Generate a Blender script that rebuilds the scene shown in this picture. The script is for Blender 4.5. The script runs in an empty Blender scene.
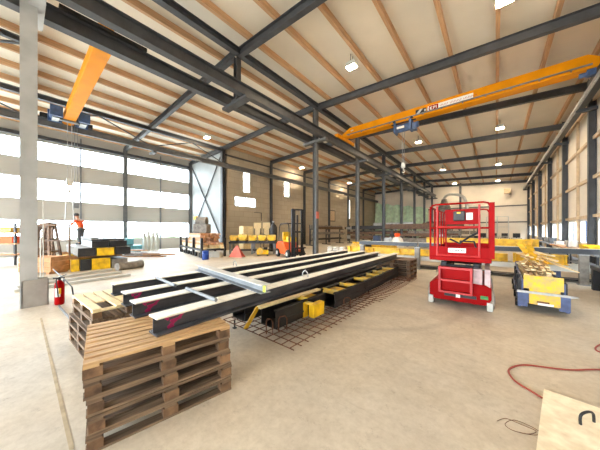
import bpy, math, random
from mathutils import Vector, Matrix
R = random.Random(7)
C = bpy.context.scene.collection
sc = bpy.context.scene
# ------------------------------------------------------------------ camera model
F, VPX, HZ, HC = 235.0, 496.0, 230.0, 1.77
TH = math.atan((VPX-300)/F); SN, CS = math.sin(TH), math.cos(TH)
def at(px, py, z=0.0):
    w = F*(HC-z)/(py-HZ); u = (px-300)/F*w
    return Vector((u*CS-w*SN, u*SN+w*CS, z))
# ------------------------------------------------------------------ materials
def lin(c):
    return tuple((x/12.92 if x <= .04045 else ((x+.055)/1.055)**2.4) for x in [v/255 for v in c])
def mat(name, rgb, rough=.6, metal=0., var=.12, scale=6., rnd=0., bump=0., spec=.5, stretch=None, dark=None, detail=5):
    """procedural surface: base colour broken up by object-space noise, optional per-object variation"""
    m = bpy.data.materials.new(name); m.use_nodes = True
    nt = m.node_tree; N = nt.nodes; L = nt.links
    b = N['Principled BSDF']; b.inputs['Roughness'].default_value = rough; b.inputs['Metallic'].default_value = metal
    b.inputs['Specular IOR Level'].default_value = spec
    col = lin(rgb)
    tc = N.new('ShaderNodeTexCoord'); mp = N.new('ShaderNodeMapping'); L.new(tc.outputs['Object'], mp.inputs['Vector'])
    if stretch: mp.inputs['Scale'].default_value = stretch
    nz = N.new('ShaderNodeTexNoise'); nz.inputs['Scale'].default_value = scale; nz.inputs['Detail'].default_value = detail
    L.new(mp.outputs['Vector'], nz.inputs['Vector'])
    rp = N.new('ShaderNodeValToRGB'); L.new(nz.outputs['Fac'], rp.inputs['Fac'])
    d = lin(dark) if dark else tuple(x*(1-2.2*var) for x in col)
    rp.color_ramp.elements[0].position = .32; rp.color_ramp.elements[0].color = (*d, 1)
    rp.color_ramp.elements[1].position = .66; rp.color_ramp.elements[1].color = (*[min(1, x*(1+var)) for x in col], 1)
    out = rp.outputs['Color']
    if rnd:
        oi = N.new('ShaderNodeObjectInfo'); hv = N.new('ShaderNodeHueSaturation')
        mr = N.new('ShaderNodeMapRange'); mr.inputs['To Min'].default_value = 1-rnd; mr.inputs['To Max'].default_value = 1+rnd*.8
        L.new(oi.outputs['Random'], mr.inputs['Value']); L.new(mr.outputs['Result'], hv.inputs['Value'])
        L.new(out, hv.inputs['Color']); out = hv.outputs['Color']
        ad = N.new('ShaderNodeVectorMath'); ad.operation = 'ADD'; sc_ = N.new('ShaderNodeVectorMath'); sc_.operation = 'SCALE'
        sc_.inputs['Scale'].default_value = 17.; cb = N.new('ShaderNodeCombineXYZ')
        for i in range(3): L.new(oi.outputs['Random'], cb.inputs[i])
        L.new(cb.outputs[0], sc_.inputs[0]); L.new(tc.outputs['Object'], ad.inputs[0]); L.new(sc_.outputs[0], ad.inputs[1])
        L.new(ad.outputs[0], mp.inputs['Vector'])
    L.new(out, b.inputs['Base Color'])
    if bump:
        bp = N.new('ShaderNodeBump'); bp.inputs['Strength'].default_value = bump; bp.inputs['Distance'].default_value = .01
        L.new(nz.outputs['Fac'], bp.inputs['Height']); L.new(bp.outputs['Normal'], b.inputs['Normal'])
    return m
def emis(name, rgb, s):
    m = bpy.data.materials.new(name); m.use_nodes = True; nt = m.node_tree
    b = nt.nodes['Principled BSDF']; b.inputs['Base Color'].default_value = (.8, .8, .8, 1)
    b.inputs['Emission Color'].default_value = (*lin(rgb), 1); b.inputs['Emission Strength'].default_value = s
    return m
def glassmat(name, tint=(.93, .95, .96), gl=.07):
    m = bpy.data.materials.new(name); m.use_nodes = True; nt = m.node_tree; N = nt.nodes; L = nt.links
    N.remove(N['Principled BSDF'])
    t = N.new('ShaderNodeBsdfTransparent'); t.inputs['Color'].default_value = (*tint, 1)
    g = N.new('ShaderNodeBsdfGlossy'); g.inputs['Roughness'].default_value = .03
    x = N.new('ShaderNodeMixShader'); x.inputs['Fac'].default_value = gl
    L.new(t.outputs[0], x.inputs[1]); L.new(g.outputs[0], x.inputs[2]); L.new(x.outputs[0], N['Material Output'].inputs['Surface'])
    return m
M = {}
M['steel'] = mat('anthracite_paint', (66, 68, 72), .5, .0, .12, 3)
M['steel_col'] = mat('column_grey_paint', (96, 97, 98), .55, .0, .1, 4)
M['near_col'] = mat('near_column_paint', (178, 180, 180), .5, .0, .05, 2, dark=(160, 162, 162))  # window light on this column painted in as a paler grey
M['purlin'] = mat('laminated_timber', (192, 152, 112), .65, 0, .1, 5, stretch=(6, .35, 6), rnd=.06)
M['girt'] = mat('timber_girt', (204, 180, 148), .65, 0, .08, 5, rnd=.05)
M['ceil'] = mat('cream_roof_panel', (224, 216, 200), .6, 0, .04, .5)
M['wallp'] = mat('cream_wall_panel', (228, 218, 202), .65, 0, .05, .6)
M['orange'] = mat('crane_orange_paint', (226, 144, 0), .5, 0, .05, 2, spec=.15)
M['yellow'] = mat('yellow_paint', (240, 196, 20), .45, 0, .12, 5, dark=(196, 150, 20))
M['yellow_worn'] = mat('worn_yellow_paint', (232, 186, 32), .6, 0, .1, 9, dark=(180, 160, 110))
M['black'] = mat('black_steel', (44, 43, 45), .5, .2, .18, 5)
M['mill'] = mat('mill_scale_steel', (78, 80, 87), .42, .2, .14, 4, stretch=(.5, 3, 3), dark=(50, 51, 56))
M['flange'] = mat('dusty_bright_flange', (236, 232, 220), .55, .0, .06, 7, stretch=(3, .4, 3))  # near-white colour paints window light onto the steel tops
M['galv'] = mat('galvanised_steel', (176, 178, 178), .4, .35, .12, 9)
M['greysteel'] = mat('grey_painted_steel', (122, 126, 130), .5, .1, .1, 5)
M['lightgrey'] = mat('light_grey_paint', (196, 196, 190), .5, 0, .06, 4)
M['red'] = mat('red_paint', (152, 0, 2), .5, 0, .06, 3, spec=.1)
M['redpale'] = mat('scuffed_red_paint', (186, 40, 40), .45, 0, .08, 6)
M['wood_new'] = mat('golden_pallet_wood', (206, 172, 126), .7, 0, .1, 5, rnd=.08, stretch=(.6, 9, 9), dark=(178, 140, 96))
M['wood_old'] = mat('weathered_pallet_wood', (128, 106, 84), .8, 0, .14, 5, rnd=.3, stretch=(.6, 8, 8), dark=(88, 70, 54))
M['wood_block'] = mat('pallet_block_wood', (128, 98, 70), .8, 0, .2, 9, rnd=.4, dark=(80, 58, 42))
M['wood_pale'] = mat('pale_sawn_wood', (242, 220, 172), .7, 0, .06, 6, rnd=.1, stretch=(1, 5, 5))
M['wood_brown'] = mat('brown_crate_wood', (192, 142, 98), .75, 0, .14, 6, rnd=.1)
M['rust'] = mat('rusty_rebar', (116, 76, 54), .75, .2, .2, 20)
M['magenta'] = mat('magenta_marker_paint', (176, 28, 96), .6, 0, .1, 30)
M['blue'] = mat('hoist_blue_paint', (66, 92, 134), .45, .1, .14, 6)
M['bluebin'] = mat('blue_steel_paint', (74, 88, 128), .5, .1, .14, 6)
M['bluebright'] = mat('blue_plastic', (30, 70, 160), .45, 0, .06, 6)
M['teal'] = mat('teal_paint', (90, 160, 176), .5, 0, .1, 6)
M['tarp'] = mat('green_tarpaulin', (192, 218, 188), .55, 0, .12, 2)
M['forkorange'] = mat('forklift_orange_paint', (236, 96, 42), .4, 0, .06, 4)
M['hivis'] = mat('hivis_orange_cloth', (250, 92, 30), .7, 0, .06, 8)
M['trouser'] = mat('grey_work_cloth', (104, 106, 108), .8, 0, .1, 8)
M['skin'] = mat('skin', (206, 150, 120), .6, 0, .05, 8)
M['cap'] = mat('dark_cap_cloth', (58, 54, 54), .8, 0, .05, 8)
M['white'] = mat('white_plastic', (238, 236, 230), .5, 0, .03, 5)
M['paper'] = mat('printed_white_label', (240, 238, 232), .6, 0, .03, 20)
M['rubber'] = mat('black_rubber', (34, 34, 35), .8, 0, .1, 10)
M['tyre'] = mat('grey_tyre', (168, 164, 158), .7, 0, .1, 12)
M['hose'] = mat('red_rubber_hose', (150, 64, 52), .55, 0, .06, 10)
M['ply'] = mat('scuffed_pale_board', (248, 238, 212), .65, 0, .03, 9, dark=(226, 208, 176), detail=10)
M['boxgrey'] = mat('grey_guard_board', (158, 154, 148), .7, 0, .06, 5)
M['white_frame'] = mat('white_window_frame', (226, 226, 222), .5, 0, .03, 5)
M['greyframe'] = mat('grey_window_frame', (150, 150, 150), .5, 0, .03, 5)
M['leaf'] = mat('hedge_green', (120, 140, 100), .8, 0, .3, 3, rnd=.2)
M['outground'] = mat('pale_yard_asphalt', (176, 172, 166), .9, 0, .08, 2)
M['facade'] = mat('blue_grey_facade', (36, 50, 72), .9, 0, .06, 1, spec=0.)
M['dirtyblue'] = mat('navy_cloth', (52, 66, 92), .7, 0, .1, 8)
M['pink'] = mat('faded_red_paint', (226, 120, 104), .6, 0, .08, 6)
M['greymach'] = mat('machine_grey', (134, 128, 120), .6, .1, .18, 6)
M['brownsteel'] = mat('rust_brown_steel', (108, 84, 66), .7, .2, .22, 8, rnd=.25)
M['glass'] = glassmat('window_glass')
M['lamp'] = emis('lamp_lens', (255, 232, 198), 330)
M['led_green'] = mat('green_sticker', (60, 140, 70), .5, 0, .1, 30)

def floormat():
    m = bpy.data.materials.new('worn_concrete_floor'); m.use_nodes = True; nt = m.node_tree; N = nt.nodes; L = nt.links
    b = N['Principled BSDF']; b.inputs['Roughness'].default_value = .62; b.inputs['Specular IOR Level'].default_value = .4
    tc = N.new('ShaderNodeTexCoord')
    def noise(s, d, st=None, rough=.55):
        n = N.new('ShaderNodeTexNoise'); n.inputs['Scale'].default_value = s; n.inputs['Detail'].default_value = d; n.inputs['Roughness'].default_value = rough
        mp = N.new('ShaderNodeMapping'); L.new(tc.outputs['Object'], mp.inputs['Vector']); L.new(mp.outputs[0], n.inputs['Vector'])
        if st: mp.inputs['Scale'].default_value = st
        return n.outputs['Fac']
    def ramp(fac, p0, c0, p1, c1):
        r = N.new('ShaderNodeValToRGB'); L.new(fac, r.inputs['Fac'])
        r.color_ramp.elements[0].position = p0; r.color_ramp.elements[0].color = (*lin(c0), 1)
        r.color_ramp.elements[1].position = p1; r.color_ramp.elements[1].color = (*lin(c1), 1)
        return r.outputs['Color']
    def mixc(a, c, fac, mode='MIX', k=1.):
        x = N.new('ShaderNodeMix'); x.data_type = 'RGBA'; x.blend_type = mode
        if isinstance(fac, float): x.inputs['Factor'].default_value = fac
        else: L.new(fac, x.inputs['Factor'])
        L.new(a, x.inputs[6]); L.new(c, x.inputs[7]); return x.outputs[2]
    big = ramp(noise(.35, 4), .35, (206, 199, 187), .65, (222, 210, 190))
    mid = ramp(noise(1.6, 7, None, .65), .3, (228, 225, 221), .7, (255, 255, 255))
    fine = ramp(noise(14, 8, None, .7), .3, (228, 224, 218), .6, (255, 255, 255))
    scr = ramp(noise(2.2, 9, (1, .12, 1), .75), .28, (226, 221, 214), .42, (255, 255, 255))
    c = mixc(big, mid, 1., 'MULTIPLY'); c = mixc(c, fine, .7, 'MULTIPLY'); c = mixc(c, scr, .6, 'MULTIPLY')
    speck = ramp(noise(5.5, 12, None, .82), .30, (150, 138, 124), .44, (255, 255, 255)); c = mixc(c, speck, .55, 'MULTIPLY')
    scr2 = ramp(noise(3.1, 12, (.1, 1.3, 1), .85), .26, (168, 158, 146), .40, (255, 255, 255)); c = mixc(c, scr2, .5, 'MULTIPLY')
    # curved tyre track, a real worn ring on the slab
    sx = N.new('ShaderNodeSeparateXYZ'); L.new(tc.outputs['Object'], sx.inputs[0])
    def math_(op, a, bb):
        n = N.new('ShaderNodeMath'); n.operation = op
        for i, v in enumerate((a, bb)):
            if isinstance(v, (int, float)): n.inputs[i].default_value = v
            else: L.new(v, n.inputs[i])
        return n.outputs[0]
    dx = math_('ADD', sx.outputs['X'], 2.9); dy = math_('SUBTRACT', sx.outputs['Y'], 6.0)
    rr = math_('SQRT', math_('ADD', math_('MULTIPLY', dx, dx), math_('MULTIPLY', dy, dy)), 0)
    band = math_('ABSOLUTE', math_('SUBTRACT', rr, 2.3), 0)
    t = N.new('ShaderNodeMapRange'); t.inputs['From Min'].default_value = .02; t.inputs['From Max'].default_value = .14
    t.inputs['To Min'].default_value = .22; t.inputs['To Max'].default_value = 0.; L.new(band, t.inputs['Value'])
    dk = N.new('ShaderNodeRGB'); dk.outputs[0].default_value = (*lin((120, 108, 96)), 1)
    c = mixc(c, dk.outputs[0], t.outputs['Result'])
    L.new(c, b.inputs['Base Color'])
    bp = N.new('ShaderNodeBump'); bp.inputs['Strength'].default_value = .12; bp.inputs['Distance'].default_value = .01
    L.new(noise(30, 6), bp.inputs['Height']); L.new(bp.outputs['Normal'], b.inputs['Normal'])
    return m
M['floor'] = floormat()
def concretemat():
    m = bpy.data.materials.new('grey_block_wall'); m.use_nodes = True; nt = m.node_tree; N = nt.nodes; L = nt.links
    b = N['Principled BSDF']; b.inputs['Roughness'].default_value = .85
    tc = N.new('ShaderNodeTexCoord'); sx = N.new('ShaderNodeSeparateXYZ'); cb = N.new('ShaderNodeCombineXYZ')
    L.new(tc.outputs['Object'], sx.inputs[0]); L.new(sx.outputs['Y'], cb.inputs[0]); L.new(sx.outputs['Z'], cb.inputs[1])
    br = N.new('ShaderNodeTexBrick'); br.inputs['Scale'].default_value = 1.; br.inputs['Brick Width'].default_value = 1.0; br.inputs['Row Height'].default_value = .5
    br.inputs['Mortar Size'].default_value = .012; br.inputs['Color1'].default_value = (*lin((180, 169, 150)), 1)
    br.inputs['Color2'].default_value = (*lin((170, 159, 140)), 1); br.inputs['Mortar'].default_value = (*lin((148, 138, 122)), 1)
    L.new(cb.outputs[0], br.inputs['Vector']); L.new(br.outputs['Color'], b.inputs['Base Color'])
    return m
M['block'] = concretemat()
def curtainmat():
    m = bpy.data.materials.new('translucent_grey_panel'); m.use_nodes = True; nt = m.node_tree; N = nt.nodes; L = nt.links
    b = N['Principled BSDF']; b.inputs['Base Color'].default_value = (*lin((176, 173, 167)), 1); b.inputs['Roughness'].default_value = .6
    t = N.new('ShaderNodeBsdfTranslucent'); t.inputs['Color'].default_value = (*lin((230, 222, 208)), 1)
    tc = N.new('ShaderNodeTexCoord'); wv = N.new('ShaderNodeTexWave'); wv.bands_direction = 'Z'; wv.inputs['Scale'].default_value = 3.
    L.new(tc.outputs['Object'], wv.inputs['Vector']); bp = N.new('ShaderNodeBump'); bp.inputs['Strength'].default_value = .15
    L.new(wv.outputs['Fac'], bp.inputs['Height']); L.new(bp.outputs['Normal'], b.inputs['Normal'])
    x = N.new('ShaderNodeMixShader'); x.inputs['Fac'].default_value = .06
    L.new(b.outputs[0], x.inputs[1]); L.new(t.outputs[0], x.inputs[2]); L.new(x.outputs[0], N['Material Output'].inputs['Surface'])
    return m
M['curtain'] = curtainmat()
M['pinkgrey'] = mat('scuffed_pale_cover', (196, 170, 172), .6, 0, .1, 8)
M['railgrey'] = mat('dark_rail_paint', (78, 82, 87), .55, .05, .1, 5)
M['pinkwood'] = mat('pinkish_planed_wood', (206, 164, 136), .7, 0, .1, 6, rnd=.12)
M['seam'] = mat('seam_filler', (186, 168, 138), .8, 0, .1, 8)
M['endpanel'] = mat('light_grey_panel', (146, 150, 150), .6, 0, .04, 1)
# ------------------------------------------------------------------ mesh builder
class MB:
    def __init__(s): s.v = []; s.f = []; s.mi = []; s.mats = []
    def _add(s, vs, fs, m=None):
        o = len(s.v); s.v += [tuple(v) for v in vs]; s.f += [tuple(i+o for i in f) for f in fs]
        if m is not None and m not in s.mats: s.mats.append(m)
        s.mi += [s.mats.index(m) if m is not None else 0]*len(fs); return s
    def box(s, c, d, rz=0., m=None, mtx=None):
        hx, hy, hz = d[0]/2, d[1]/2, d[2]/2
        vs = [Vector((x, y, z)) for z in (-hz, hz) for y in (-hy, hy) for x in (-hx, hx)]
        T = Matrix.Translation(c) @ Matrix.Rotation(rz, 4, 'Z')
        if mtx is not None: T = Matrix.Translation(c) @ mtx
        return s._add([T @ v for v in vs], [(0, 2, 3, 1), (4, 5, 7, 6), (0, 1, 5, 4), (2, 6, 7, 3), (0, 4, 6, 2), (1, 3, 7, 5)], m)
    def span(s, a, b, m=None):
        return s.box([(a[i]+b[i])/2 for i in range(3)], [abs(a[i]-b[i]) for i in range(3)], m=m)
    def frame(s, p0, p1, up=Vector((0, 0, 1))):
        p0, p1 = Vector(p0), Vector(p1); d = (p1-p0).normalized(); up = Vector(up)
        if abs(d.dot(up)) > .98: up = Vector((0, 1, 0)) if abs(d.y) < .9 else Vector((1, 0, 0))
        x = d.cross(up).normalized(); y = x.cross(d).normalized(); return p0, p1, x, y
    def prism(s, prof, p0, p1, up=(0, 0, 1), m=None, caps=True):
        p0, p1, x, y = s.frame(p0, p1, up); n = len(prof)
        vs = [p+x*a+y*b for p in (p0, p1) for a, b in prof]
        fs = [(i, (i+1) % n, (i+1) % n+n, i+n) for i in range(n)]
        if caps: fs += [tuple(range(n-1, -1, -1)), tuple(range(n, 2*n))]
        return s._add(vs, fs, m)
    def bar(s, p0, p1, w, h, up=(0, 0, 1), m=None):
        return s.prism([(-w/2, -h/2), (w/2, -h/2), (w/2, h/2), (-w/2, h/2)], p0, p1, up, m)
    def cyl(s, p0, p1, r, n=10, m=None, r2=None):
        p0, p1, x, y = s.frame(p0, p1); r2 = r if r2 is None else r2
        vs = [p+(x*math.cos(2*math.pi*i/n)+y*math.sin(2*math.pi*i/n))*q for p, q in ((p0, r), (p1, r2)) for i in range(n)]
        fs = [(i, (i+1) % n, (i+1) % n+n, i+n) for i in range(n)]+[tuple(range(n-1, -1, -1)), tuple(range(n, 2*n))]
        return s._add(vs, fs, m)
    def tube(s, pts, r, n=6, m=None):
        pts = [Vector(p) for p in pts]; vs = []; fs = []; k = len(pts); px = None
        for i, p in enumerate(pts):
            d = (pts[min(i+1, k-1)]-pts[max(i-1, 0)]).normalized()
            ref = px if px is not None else (Vector((0, 0, 1)) if abs(d.z) < .9 else Vector((1, 0, 0)))
            y = d.cross(ref).normalized() if px is None else (ref-d*ref.dot(d)).normalized()
            if px is None: px = y
            else: px = y
            z = d.cross(y)
            vs += [p+(y*math.cos(2*math.pi*j/n)+z*math.sin(2*math.pi*j/n))*r for j in range(n)]
        for i in range(k-1):
            for j in range(n): fs.append((i*n+j, i*n+(j+1) % n, (i+1)*n+(j+1) % n, (i+1)*n+j))
        fs += [tuple(range(n-1, -1, -1)), tuple(range((k-1)*n, k*n))]
        return s._add(vs, fs, m)
    def lathe(s, prof, c, n=14, m=None):
        c = Vector(c); vs = [c+Vector((r*math.cos(2*math.pi*i/n), r*math.sin(2*math.pi*i/n), z)) for r, z in prof for i in range(n)]
        fs = [(k*n+i, k*n+(i+1) % n, (k+1)*n+(i+1) % n, (k+1)*n+i) for k in range(len(prof)-1) for i in range(n)]
        fs += [tuple(range(n-1, -1, -1)), tuple(range((len(prof)-1)*n, len(prof)*n))]
        return s._add(vs, fs, m)
    def hbeam(s, p0, p1, h, b, tw=.012, tf=.018, up=(0, 0, 1), m=None):
        y0, y1, x1, x0 = -h/2, h/2, b/2, tw/2
        pr = [(-x1, y0), (x1, y0), (x1, y0+tf), (x0, y0+tf), (x0, y1-tf), (x1, y1-tf), (x1, y1), (-x1, y1), (-x1, y1-tf), (-x0, y1-tf), (-x0, y0+tf), (-x1, y0+tf)]
        p0, p1, x, y = s.frame(p0, p1, up); n = 12
        vs = [p+x*a+y*bb for p in (p0, p1) for a, bb in pr]
        fs = [(i, (i+1) % n, (i+1) % n+n, i+n) for i in range(n)]
        for o, rev in ((0, 1), (n, 0)):
            for q in ((0, 1, 2, 3, 10, 11), (3, 4, 9, 10), (4, 5, 6, 7, 8, 9)):
                t = tuple(o+i for i in q); fs.append(t[::-1] if rev else t)
        return s._add(vs, fs, m)
    def build(s, name, m=None, parent=None, bevel=0., smooth=False):
        me = bpy.data.meshes.new(name); me.from_pydata(s.v, [], s.f)
        for q in (s.mats or [m]): me.materials.append(M[q] if isinstance(q, str) else q)
        if len(s.mats) > 1: me.polygons.foreach_set('material_index', s.mi)
        if smooth: me.polygons.foreach_set('use_smooth', [True]*len(me.polygons))
        me.update()
        o = bpy.data.objects.new(name, me); C.objects.link(o)
        if parent is not None: o.parent = parent
        if bevel:
            md = o.modifiers.new('edge', 'BEVEL'); md.width = bevel; md.segments = 1; md.limit_method = 'ANGLE'
        return o
def tag(o, label, cat, group=None, kind=None):
    o['label'] = label; o['category'] = cat
    if group: o['group'] = group
    if kind: o['kind'] = kind
    return o
def thing(name, label, cat, loc=(0, 0, 0), rz=0., group=None):
    o = bpy.data.objects.new(name, None); C.objects.link(o); o.location = loc; o.rotation_euler = (0, 0, rz)
    o.empty_display_size = .1
    return tag(o, label, cat, group)
def struct(name, mb, m=None, parent=None, bevel=0.):
    o = mb.build(name, m, parent, bevel)
    if parent is None: o['kind'] = 'structure'
    return o
def single(name, mb, m, label, cat, group=None, base=None, bevel=0., smooth=False):
    """one-mesh thing; vertices re-based so the origin stands at its foot"""
    if base is None:
        xs, ys, zs = zip(*mb.v); base = ((min(xs)+max(xs))/2, (min(ys)+max(ys))/2, min(zs))
    mb.v = [(x-base[0], y-base[1], z-base[2]) for x, y, z in mb.v]
    o = mb.build(name, m, None, bevel, smooth); o.location = base
    return tag(o, label, cat, group)
def dup(root, loc=None, rot=None, label=None, group=None):
    r = root.copy(); C.objects.link(r)
    if loc is not None: r.location = loc
    if rot is not None: r.rotation_euler = rot
    if label: r['label'] = label
    if group: r['group'] = group
    for ch in [o for o in list(root.children)]:
        c = ch.copy(); C.objects.link(c); c.parent = r
        for g in list(ch.children):
            d = g.copy(); C.objects.link(d); d.parent = c
    return r
# ------------------------------------------------------------------ the hall
BAY, Y0 = 5.53, .28
FR = [Y0+BAY*k for k in range(-2, 9)]               # frame lines
YB, YE = -10.9, 44.6                                # rear and far end
XL, XO, XG, XR = -24.3, -18.1, -8.25, 3.52          # window wall, office wall, middle columns, right wall
def zc(X):                                          # rafter axis height
    return 9.02-.052*(X-XG) if X >= XG else 9.1-.031*(XG-X)
TOP = .42
# floor, yard
struct('floor', MB().span((XL-.3, YB-.3, -.25), (XR+.3, YE+.3, 0)), 'floor')
struct('ground', MB().span((-90, -60, -.5), (60, 110, -.26)), 'outground')
# roof sheets
for nm, a, b in (('ceiling', XG, XR+.2), ('ceiling_aisle', XL-.2, XG)):
    m = MB(); z0, z1 = zc(a+1e-6)+TOP, zc(b-1e-6)+TOP
    v = [(a, YB, z0), (b, YB, z1), (b, YE, z1), (a, YE, z0)]
    m._add(v+[(x, y, z+.15) for x, y, z in v], [(0, 3, 2, 1), (4, 5, 6, 7), (0, 1, 5, 4), (1, 2, 6, 5), (2, 3, 7, 6), (3, 0, 4, 7)])
    struct(nm, m, 'ceil')
PX = [-7.35+1.48*i for i in range(8)]+[-9.3-1.45*i for i in range(11)]
for x in PX:
    struct('purlin_beam', MB().span((x-.06, YB, zc(x)+.17), (x+.06, YE, zc(x)+TOP+.02)), 'purlin')
for i, y in enumerate(FR):
    if i == 10: y -= .2
    m = MB(); m.hbeam((XG+.15, y, zc(XG+.01)), (XR-.1, y, zc(XR-.1)), .34, .2); struct('rafter_beam', m, 'steel')
    m = MB(); m.hbeam((XG-.15, y, zc(XG-.01)), (XL+.1, y, zc(XL+.1)), .34, .2); struct('rafter_beam', m, 'steel')
m = MB(); m.hbeam((XG+.2, YB, 9.0), (XG+.2, YE, 9.0), .26, .24); struct('ridge_beam', m, 'steel')
m = MB(); m.hbeam((XO+.1, YB, 8.62), (XO+.1, 11.3, 8.62), .26, .2); struct('tie_beam', m, 'steel')
# lattice under the tie beam down to the aisle crane rail
for k in range(-2, 2):
    ya = Y0+BAY*k
    for q in range(1):
        m = MB(); m.bar((XO+.1, ya+.1, 7.5), (XO+.1, ya+BAY*.5, 8.5), .06, .06)
        m.bar((XO+.1, ya+BAY*.5, 8.5), (XO+.1, ya+BAY-.1, 7.5), .06, .06); struct('brace_beam', m, 'steel')
# roof wind bracing in the bay beside the near column
m = MB(); m.hbeam((-13.5, -5.2, 8.8), (-13.5, .2, 8.8), .2, .16); struct('strut_beam', m, 'steel')
m = MB(); m.bar((-13.5, .2, 8.75), (-17.9, -5.2, 8.6), .08, .08); m.bar((-13.5, -.3, 8.75), (-9, -5.2, 8.9), .08, .08); struct('brace_beam', m, 'steel')
# middle columns
for k in range(-1, 9):
    y = Y0+BAY*k
    if k == 1:                                       # only a hanger from the rafter here
        m = MB(); m.hbeam((XG+.02, y, 7.05), (XG+.02, y, 8.95), .24, .2, up=(1, 0, 0)); m.span((XG-.85, y-.16, 6.95), (XG+.8, y+.16, 7.06)); m.span((XG-.16, y-.18, 7.06), (XG+.2, y+.18, 7.12))
        struct('hanger_column', m, 'steel'); continue
    m = MB(); near = k == 0
    if near: m.hbeam((XG-.08, y-.125, 0), (XG-.08, y-.125, 9), .24, .27, .016, .022, up=(1, 0, 0)); m.span((XG-.2, y-.26, 0), (XG+.03, y+.02, .03))
    else: m.hbeam((XG, y, 0), (XG, y, 9), .26, .24, .014, .02, up=(1, 0, 0)); m.span((XG-.2, y-.2, 0), (XG+.2, y+.2, .025))
    m.span((XG-.85, y-.13, 6.95), (XG+.8, y+.13, 7.09))
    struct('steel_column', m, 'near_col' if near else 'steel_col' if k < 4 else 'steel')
# runway beams and rails
for x, z, y1 in ((XG+.52, 7.33, YE), (XG-.55, 7.28, YE)):
    m = MB(); m.hbeam((x, YB, z), (x, y1, z), .44, .26, .016, .024); m.span((x-.035, YB, z+.22), (x+.035, y1, z+.27)); struct('runway_beam', m, 'steel')
m = MB(); m.hbeam((XO+.6, YB, 7.2), (XO+.6, YE, 7.2), .34, .22); m.span((XO+.57, YB, 7.37), (XO+.63, YE, 7.42)); struct('runway_beam', m, 'steel_col')
m = MB(); m.hbeam((3.02, YB, 7.5), (3.02, YE, 7.5), .34, .22); struct('runway_beam', m, 'steel')
m = MB(); m.span((2.985, YB, 7.67), (3.055, YE, 7.73)); m.bar((2.87, YB, 7.46), (2.87, YE, 7.46), .06, .12); m.cyl((2.86, YB, 7.33), (2.86, YE, 7.33), .035, 6); struct('trim_1', m, 'galv')
for y in FR[1:]:
    if y < 11: struct('bracket_beam', MB().span((XO, y-.1, 6.9), (XO+.75, y+.1, 7.03)), 'steel')
    struct('bracket_beam', MB().span((2.85, y-.3, 7.2), (3.5, y-.08, 7.33)), 'steel')
# ---- right wall: cream panels, timber girts and posts, window strip
ZW0, ZW1 = 1.06, 2.3
m = MB(); m.span((XR, YB, 0), (XR+.16, YE, ZW0)); m.span((XR, YB, ZW1), (XR+.16, YE, 9.2))
edges = []
wn = 1
for k in range(-2, 8):
    ya = Y0+BAY*k
    m.span((XR, ya-.28, ZW0), (XR+.16, ya+.28, ZW1)); m.span((XR, ya+BAY/2-.14, ZW0), (XR+.16, ya+BAY/2+.14, ZW1))
    for a, b in ((ya+.28, ya+BAY/2-.14), (ya+BAY/2+.14, ya+BAY-.28)):
        if b > 9.: edges.append((a, b))
        else: m.span((XR, a, ZW0), (XR+.16, b, ZW1))
struct('wall_right', m, 'wallp')
for a, b in edges:
    f = MB(); t = .07; x0, x1 = XR-.02, XR+.1
    f.span((x0, a, ZW0), (x1, b, ZW0+t)); f.span((x0, a, ZW1-t), (x1, b, ZW1)); f.span((x0, a, ZW0), (x1, a+t, ZW1)); f.span((x0, b-t, ZW0), (x1, b, ZW1))
    f.span((x0+.02, (a+b)/2-.05, ZW0), (x1, (a+b)/2+.05, ZW1))
    w = struct('window_%d' % wn, f, 'white_frame'); wn += 1
    g = MB().span((XR+.04, a+.03, ZW0+.03), (XR+.05, b-.03, ZW1-.03)).build('pane', 'glass', w)
for z in (2.42, 4.2, 6.0, 7.75):
    struct('trim_2', MB().span((XR-.12, YB, z-.07), (XR, YE, z+.07)), 'girt')
for k in range(-1, 9):
    y = min(Y0+BAY*k, YE-.25)
    m = MB(); m.hbeam((XR-.14, y, 0), (XR-.14, y, 8.7), .24, .22, .014, .02, up=(1, 0, 0)); struct('steel_column', m, 'steel')
    if k < 8: struct('post_column', MB().span((XR-.13, y+BAY/2-.05, 0), (XR-.02, y+BAY/2+.05, 8.9)), 'girt')
# ---- far wall
m = MB(); m.span((XO, YE, 0), (XR, YE+.2, 9.6)); struct('wall_back', m, 'wallp')
for z in (2.9, 5.2): struct('trim_3', MB().span((XO, YE-.08, z-.08), (XR, YE, z+.08)), 'steel_col')
for x in (-13.2, -4.3): struct('steel_column', MB().span((x-.14, YE-.3, 0), (x+.14, YE-.02, 9.1)), 'steel')
# ---- rear wall, behind the camera, with an open strip added to brighten the front floor
m = MB(); m.span((XL, YB-.2, 0), (XR, YB, 1.2)); m.span((XL, YB-.2, 4.8), (XR, YB, 9.6))
for i in range(8): x = XL+(XR-XL)*i/7; m.span((x-.3, YB-.2, 1.2), (x+.3, YB, 4.8))
struct('wall_front', m, 'wallp')
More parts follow.
